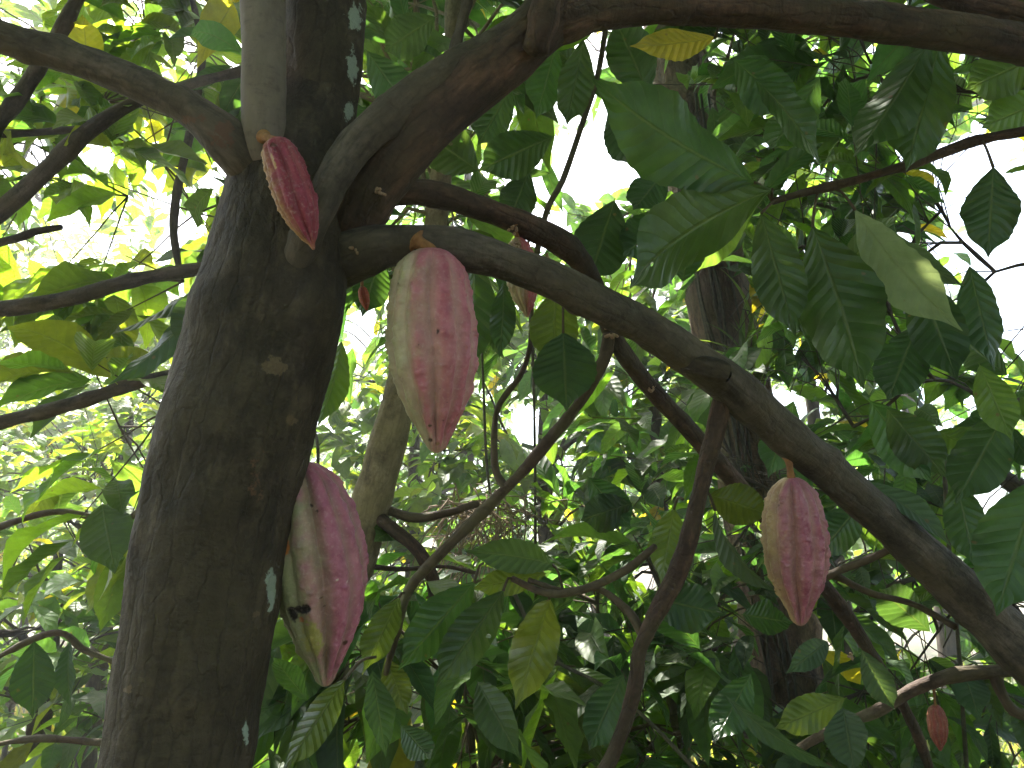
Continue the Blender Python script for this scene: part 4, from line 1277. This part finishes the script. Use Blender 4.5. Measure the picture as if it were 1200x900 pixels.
def far_tree(name, label, px, d, top, clusters, Lr, colors, seed, group, tr=.07, ntw=9, nleaf=8, lean=0.0, bark=None, res=(4, 2), twl=(.3, .6), wide=.42, dmin=2.2, droop=.45, cat='tree'):
    b = P(px, 700, d)
    z0 = float(ground_z(b[0], b[1])[0])
    tp = P(px + lean, top, d)
    trunk = [[b[0], b[1], z0 - .05, tr], [b[0] + .03, b[1], z0 + (tp[2] - z0) * .35, tr * .8], [(b[0] + tp[0]) / 2, b[1] + .05, z0 + (tp[2] - z0) * .7, tr * .6], [tp[0], b[1], tp[2], tr * .25]]
    return plant(name, label, cat, (b[0], b[1], z0), trunk, clusters, Lr, colors, seed, group, bark or M_LIMB, M_LEAF_FAR, ntw, nleaf, twl, res, droop, wide, dmin, .02, 10, .004)


G1 = 'understorey trees behind the cacao tree'
FT = dict(ntw=12, nleaf=9)
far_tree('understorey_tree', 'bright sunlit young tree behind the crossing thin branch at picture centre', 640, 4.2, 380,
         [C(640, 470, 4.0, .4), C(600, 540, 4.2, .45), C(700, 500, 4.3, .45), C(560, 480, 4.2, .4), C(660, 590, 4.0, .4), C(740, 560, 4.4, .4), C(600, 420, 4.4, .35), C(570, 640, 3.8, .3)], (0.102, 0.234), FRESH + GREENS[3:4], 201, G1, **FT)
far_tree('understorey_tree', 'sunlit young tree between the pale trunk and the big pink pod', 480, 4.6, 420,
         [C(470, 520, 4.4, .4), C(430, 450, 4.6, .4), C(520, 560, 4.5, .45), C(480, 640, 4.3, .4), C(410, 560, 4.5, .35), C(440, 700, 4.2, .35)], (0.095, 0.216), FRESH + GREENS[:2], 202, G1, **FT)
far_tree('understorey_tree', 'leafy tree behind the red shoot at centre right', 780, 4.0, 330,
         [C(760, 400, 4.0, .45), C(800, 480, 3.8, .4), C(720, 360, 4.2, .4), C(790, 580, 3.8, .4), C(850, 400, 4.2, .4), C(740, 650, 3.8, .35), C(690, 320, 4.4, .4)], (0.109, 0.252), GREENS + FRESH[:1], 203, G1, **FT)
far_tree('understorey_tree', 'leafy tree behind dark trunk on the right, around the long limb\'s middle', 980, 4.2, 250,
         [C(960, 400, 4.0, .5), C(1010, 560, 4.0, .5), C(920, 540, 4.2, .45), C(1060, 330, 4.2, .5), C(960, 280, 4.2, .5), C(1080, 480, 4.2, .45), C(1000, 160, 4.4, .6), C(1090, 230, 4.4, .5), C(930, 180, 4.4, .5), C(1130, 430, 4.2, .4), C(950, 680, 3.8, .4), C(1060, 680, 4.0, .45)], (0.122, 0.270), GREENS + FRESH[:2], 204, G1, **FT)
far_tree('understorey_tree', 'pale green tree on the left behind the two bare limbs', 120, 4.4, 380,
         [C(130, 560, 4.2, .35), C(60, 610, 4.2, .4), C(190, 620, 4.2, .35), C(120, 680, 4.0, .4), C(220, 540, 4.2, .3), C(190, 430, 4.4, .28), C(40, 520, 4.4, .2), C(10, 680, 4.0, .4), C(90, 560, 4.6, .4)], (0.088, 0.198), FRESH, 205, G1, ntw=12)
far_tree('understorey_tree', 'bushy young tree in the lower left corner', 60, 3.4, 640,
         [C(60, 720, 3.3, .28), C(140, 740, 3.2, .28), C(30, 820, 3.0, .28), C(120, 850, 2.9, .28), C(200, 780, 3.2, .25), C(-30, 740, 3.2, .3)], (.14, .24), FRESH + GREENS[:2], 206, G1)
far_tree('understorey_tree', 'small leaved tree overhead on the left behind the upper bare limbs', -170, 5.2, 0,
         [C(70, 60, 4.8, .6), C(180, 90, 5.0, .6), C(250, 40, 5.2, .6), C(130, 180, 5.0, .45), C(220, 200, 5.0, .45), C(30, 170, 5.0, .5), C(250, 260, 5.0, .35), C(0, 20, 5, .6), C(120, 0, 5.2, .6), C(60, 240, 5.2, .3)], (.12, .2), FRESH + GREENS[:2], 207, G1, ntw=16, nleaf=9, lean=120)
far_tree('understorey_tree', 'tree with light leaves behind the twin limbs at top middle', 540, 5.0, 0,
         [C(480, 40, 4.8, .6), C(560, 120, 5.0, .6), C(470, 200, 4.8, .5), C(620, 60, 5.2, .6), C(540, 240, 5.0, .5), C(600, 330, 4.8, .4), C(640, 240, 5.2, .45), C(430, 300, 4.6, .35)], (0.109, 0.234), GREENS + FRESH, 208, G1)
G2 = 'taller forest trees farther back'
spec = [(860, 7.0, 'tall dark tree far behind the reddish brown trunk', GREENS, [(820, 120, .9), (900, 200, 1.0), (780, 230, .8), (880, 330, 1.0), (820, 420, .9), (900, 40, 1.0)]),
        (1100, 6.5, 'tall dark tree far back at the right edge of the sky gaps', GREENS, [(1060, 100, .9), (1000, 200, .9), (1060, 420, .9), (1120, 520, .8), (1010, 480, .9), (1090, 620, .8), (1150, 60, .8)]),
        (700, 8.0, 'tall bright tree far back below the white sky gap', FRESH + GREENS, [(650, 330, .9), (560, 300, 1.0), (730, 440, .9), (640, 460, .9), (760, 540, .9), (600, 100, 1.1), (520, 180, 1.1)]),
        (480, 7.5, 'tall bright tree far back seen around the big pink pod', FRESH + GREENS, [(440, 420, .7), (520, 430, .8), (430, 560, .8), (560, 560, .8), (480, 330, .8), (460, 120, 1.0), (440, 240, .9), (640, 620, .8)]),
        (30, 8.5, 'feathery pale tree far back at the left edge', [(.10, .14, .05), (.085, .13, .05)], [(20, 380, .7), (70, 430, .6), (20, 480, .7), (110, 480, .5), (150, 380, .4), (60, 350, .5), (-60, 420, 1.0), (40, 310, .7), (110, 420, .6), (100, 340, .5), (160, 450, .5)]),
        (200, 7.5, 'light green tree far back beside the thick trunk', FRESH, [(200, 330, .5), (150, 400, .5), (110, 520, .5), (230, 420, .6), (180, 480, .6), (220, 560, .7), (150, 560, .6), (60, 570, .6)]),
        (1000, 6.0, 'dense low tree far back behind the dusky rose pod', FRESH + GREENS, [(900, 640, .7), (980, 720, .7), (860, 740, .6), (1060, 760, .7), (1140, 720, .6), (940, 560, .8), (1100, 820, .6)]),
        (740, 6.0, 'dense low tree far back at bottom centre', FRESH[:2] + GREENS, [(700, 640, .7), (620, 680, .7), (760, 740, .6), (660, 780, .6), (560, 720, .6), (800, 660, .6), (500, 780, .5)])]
for i, (px, d, lab, cols, cs) in enumerate(spec):
    top = min(c[1] for c in cs) + 190
    far_tree('forest_tree', lab, px, d, top, [C(a, b, d + random.uniform(-.6, .6), r) for (a, b, r) in cs], (.10, .18) if i == 4 else (.16, .27), cols, 300 + i, G2, tr=.06 if i in (4, 5) else .10, ntw=30 if i == 4 else 16 if i == 5 else 9, nleaf=12 if i == 4 else 9, twl=(.4, .8), res=(3, 2), dmin=3, wide=.26 if i == 4 else .42)

# low shrubs on the ground
G3 = 'low shrubs on the forest floor'
sh = [(330, 3.0, 'low shrub between the thick trunk and the mauve pod\'s tip', FRESH), (450, 3.6, 'low shrub at the foot of the pale trunk', GREENS), (680, 3.4, 'low shrub under the pale fallen branch', FRESH + GREENS), (900, 3.2, 'low shrub at the foot of the tall trunk', GREENS),
      (1120, 3.2, 'low shrub in the lower right corner', GREENS), (160, 5.0, 'low shrub left of the thick trunk in full sun', FRESH), (20, 6.0, 'low sunlit shrub farthest left on the floor', FRESH), (560, 5.5, 'low shrub behind the tangle of dry strands', FRESH)]
for i, (px, d, lab, cols) in enumerate(sh):
    b = P(px, 760, d)
    z0 = float(ground_z(b[0], b[1])[0])
    cs = []
    rr = random.Random(400 + i)
    for k in range(8):
        cs.append((np.array([b[0] + rr.gauss(0, .45), b[1] + rr.gauss(0, .35), z0 + rr.uniform(.3, 1.25)]), .25))
    plant('shrub', lab, 'shrub', (b[0], b[1], z0), [[b[0], b[1], z0 - .03, .022], [b[0] + .03, b[1], z0 + .4, .017], [b[0], b[1] + .02, z0 + .9, .009]], cs, (.13, .22), cols, 400 + i, G3, M_TWIG, M_LEAF_FAR, 6, 7, (.15, .3), (4, 2), .45, .42, 2.0)

# ================================================================== ADDED HAZE VEIL
HAZE = 0.012  # thin haze added to imitate veiling glare of the lens
if HAZE:
    x0, x1, y0, y1, z0, z1 = -32, 32, -16, 34, -2, 14
    v = np.array([[x, y, z] for x in (x0, x1) for y in (y0, y1) for z in (z0, z1)])
    f = np.array([[0, 1, 3, 2], [4, 6, 7, 5], [0, 4, 5, 1], [2, 3, 7, 6], [0, 2, 6, 4], [1, 5, 7, 3]])
    mb = MB()
    mb.add(v, f)
    m_haze, t = nodes('glare_veil_haze')
    pv = N(t, 'ShaderNodeVolumePrincipled')
    pv.inputs['Color'].default_value = (0.95, 0.97, 1.0, 1)
    pv.inputs['Density'].default_value = HAZE
    pv.inputs['Anisotropy'].default_value = 0.5
    o = N(t, 'ShaderNodeOutputMaterial')
    lk(t, pv.outputs[0], o.inputs['Volume'])
    tag(mb.build('haze', m_haze), 'added haze between the trees, standing in for lens glare', 'haze', kind='stuff')

# ================================================================== GROUND, UNDERGROWTH, DISTANT WOOD, SHADE CANOPY
gx = np.r_[np.linspace(-70, -12, 24), np.linspace(-11.5, 11.5, 90), np.linspace(12, 70, 24)]
gy = np.r_[np.linspace(-40, -4, 14), np.linspace(-3.5, 16, 80), np.linspace(17, 110, 30)]
X, Y = np.meshgrid(gx, gy, indexing='ij')
Z = ground_z(X.ravel(), Y.ravel())
mb = MB()
n2 = len(gy)
i = np.arange(len(gx) - 1)[:, None] * n2
j = np.arange(n2 - 1)[None]
mb.add(np.stack([X.ravel(), Y.ravel(), Z], 1), np.stack([i + j, i + n2 + j, i + n2 + j + 1, i + j + 1], 2).reshape(-1, 4))
m_ground, t = nodes('leaf_litter_soil')
tc = N(t, 'ShaderNodeTexCoord').outputs['Object']
n1 = noise_n(t, tc, 9, 8, .7)
n2_ = noise_n(t, tc, 1.1, 4, .6)
col = ramp(t, n1, [(.3, (.028, .02, .012)), (.5, (.09, .062, .036)), (.7, (.17, .125, .075))])
col = mixc(t, ramp(t, n2_, [(.42, (0, 0, 0)), (.6, (1, 1, 1))]), col, mixc(t, n1, (.03, .055, .012), (.085, .12, .03)))
b = N(t, 'ShaderNodeBsdfPrincipled')
lk(t, col, b.inputs['Base Color'])
b.inputs['Roughness'].default_value = .9
bn = N(t, 'ShaderNodeBump')
bn.inputs['Strength'].default_value = .8
bn.inputs['Distance'].default_value = .04
lk(t, n1, bn.inputs['Height'])
lk(t, bn.outputs[0], b.inputs['Normal'])
o = N(t, 'ShaderNodeOutputMaterial')
lk(t, b.outputs[0], o.inputs[0])
tag(mb.build('ground', m_ground), 'leaf littered forest floor beneath the trees', 'ground', kind='structure')

# tall grass and herbs
rng = np.random.default_rng(9)
rowsL = []
for k in range(9000):
    y = rng.uniform(2.6, 13)
    x = rng.uniform(-.72, .75) * y + rng.normal(0, .5)
    z = float(0)
    L = rng.uniform(.2, .55)
    a = rng.uniform(0, 2 * math.pi)
    rowsL.append((x, y, L, a, rng.uniform(.3, 1.2), rng.random()))
R_ = np.array(rowsL)
gz = ground_z(R_[:, 0], R_[:, 1])
gl = []
pal = np.array([(.10, .14, .025), (.075, .12, .02), (.14, .16, .04), (.16, .13, .06)])
for (x, y, L, a, b_, q), z in zip(R_, gz):
    d = np.array([math.cos(a) * .55, math.sin(a) * .55, 1])
    c = pal[int(q * 3.999)]
    gl.append([x, y, z - .01, *unit(d), -math.cos(a), -math.sin(a), .5, L, .016 + .02 * q, b_, .3, .05, .2, .02, *c])
mb = MB()
add_leaves(mb, gl, 5, 1)
tag(mb.build('grass', M_LEAF_FAR), 'tall arching grass and herbs covering the forest floor', 'grass', kind='stuff')

# distant wood: one mass of leaf sprays on many stems, 12 to 26 m away
rng = np.random.default_rng(10)
mb = MB()
wl = []
rnd = random.Random(500)
for k in range(300):
    y = rnd.uniform(11, 26)
    x = rnd.uniform(-.95, .95) * y
    left = x < -.28 * y
    htop = rnd.uniform(2.5, 8.0 if left else 9.5) * (1.0 if y < 18 else 1.15)
    for s in range(3):
        c = np.array([x + rnd.gauss(0, .8), y + rnd.gauss(0, .8), rnd.uniform(.3, 1) * htop])
        for q in range(10):
            u = unit(np.array([rnd.gauss(0, 1), rnd.gauss(0, 1), rnd.gauss(0, .6)]))
            wl += twig_leaves(c + u * rnd.uniform(.2, .9), u, .8, 5, (.22, .42), FRESH + (GREENS if not left else []), rnd, .45, .34, dmin=6)
for k in range(520):  # unseen canopy behind the camera, added to cut light on the foreground
    th = rnd.uniform(0, 2 * math.pi)
    rr_ = 9.5 * math.sqrt(rnd.random())
    c = np.array([rr_ * math.cos(th), -4.2 + rr_ * 0.75 * math.sin(th), rnd.uniform(4.2, 6.5)])
    for q in range(5):
        u = unit(np.array([rnd.gauss(0, 1), rnd.gauss(0, 1), rnd.gauss(0, .3)]))
        if c[1] > -0.3:
            continue
        wl += twig_leaves(c + u * rnd.uniform(.2, .9), u, .8, 5, (.28, .46), GREENS, rnd, .4, .38, dmin=6)
for k in range(150):  # unseen foliage ring beside and behind the camera, added to block ambient light
    th = rnd.uniform(math.pi * 0.80, math.pi * 2.20)
    rr_ = rnd.uniform(7, 12)
    for s in range(4):
        c = np.array([rr_ * math.cos(th), rr_ * math.sin(th), rnd.uniform(.4, 5.5)])
        for q in range(4):
            u = unit(np.array([rnd.gauss(0, 1), rnd.gauss(0, 1), rnd.gauss(0, .6)]))
            wl += twig_leaves(c + u * rnd.uniform(.2, .9), u, .8, 5, (.28, .46), GREENS, rnd, .45, .38, dmin=6)
mb = MB()
add_leaves(mb, wl, 2, 2)
tag(mb.build('forest_and_shade_canopy', M_LEAF_FAR), 'distant wood of sunlit leaves closing the view, with added unseen shading leaves behind', 'forest', kind='stuff')
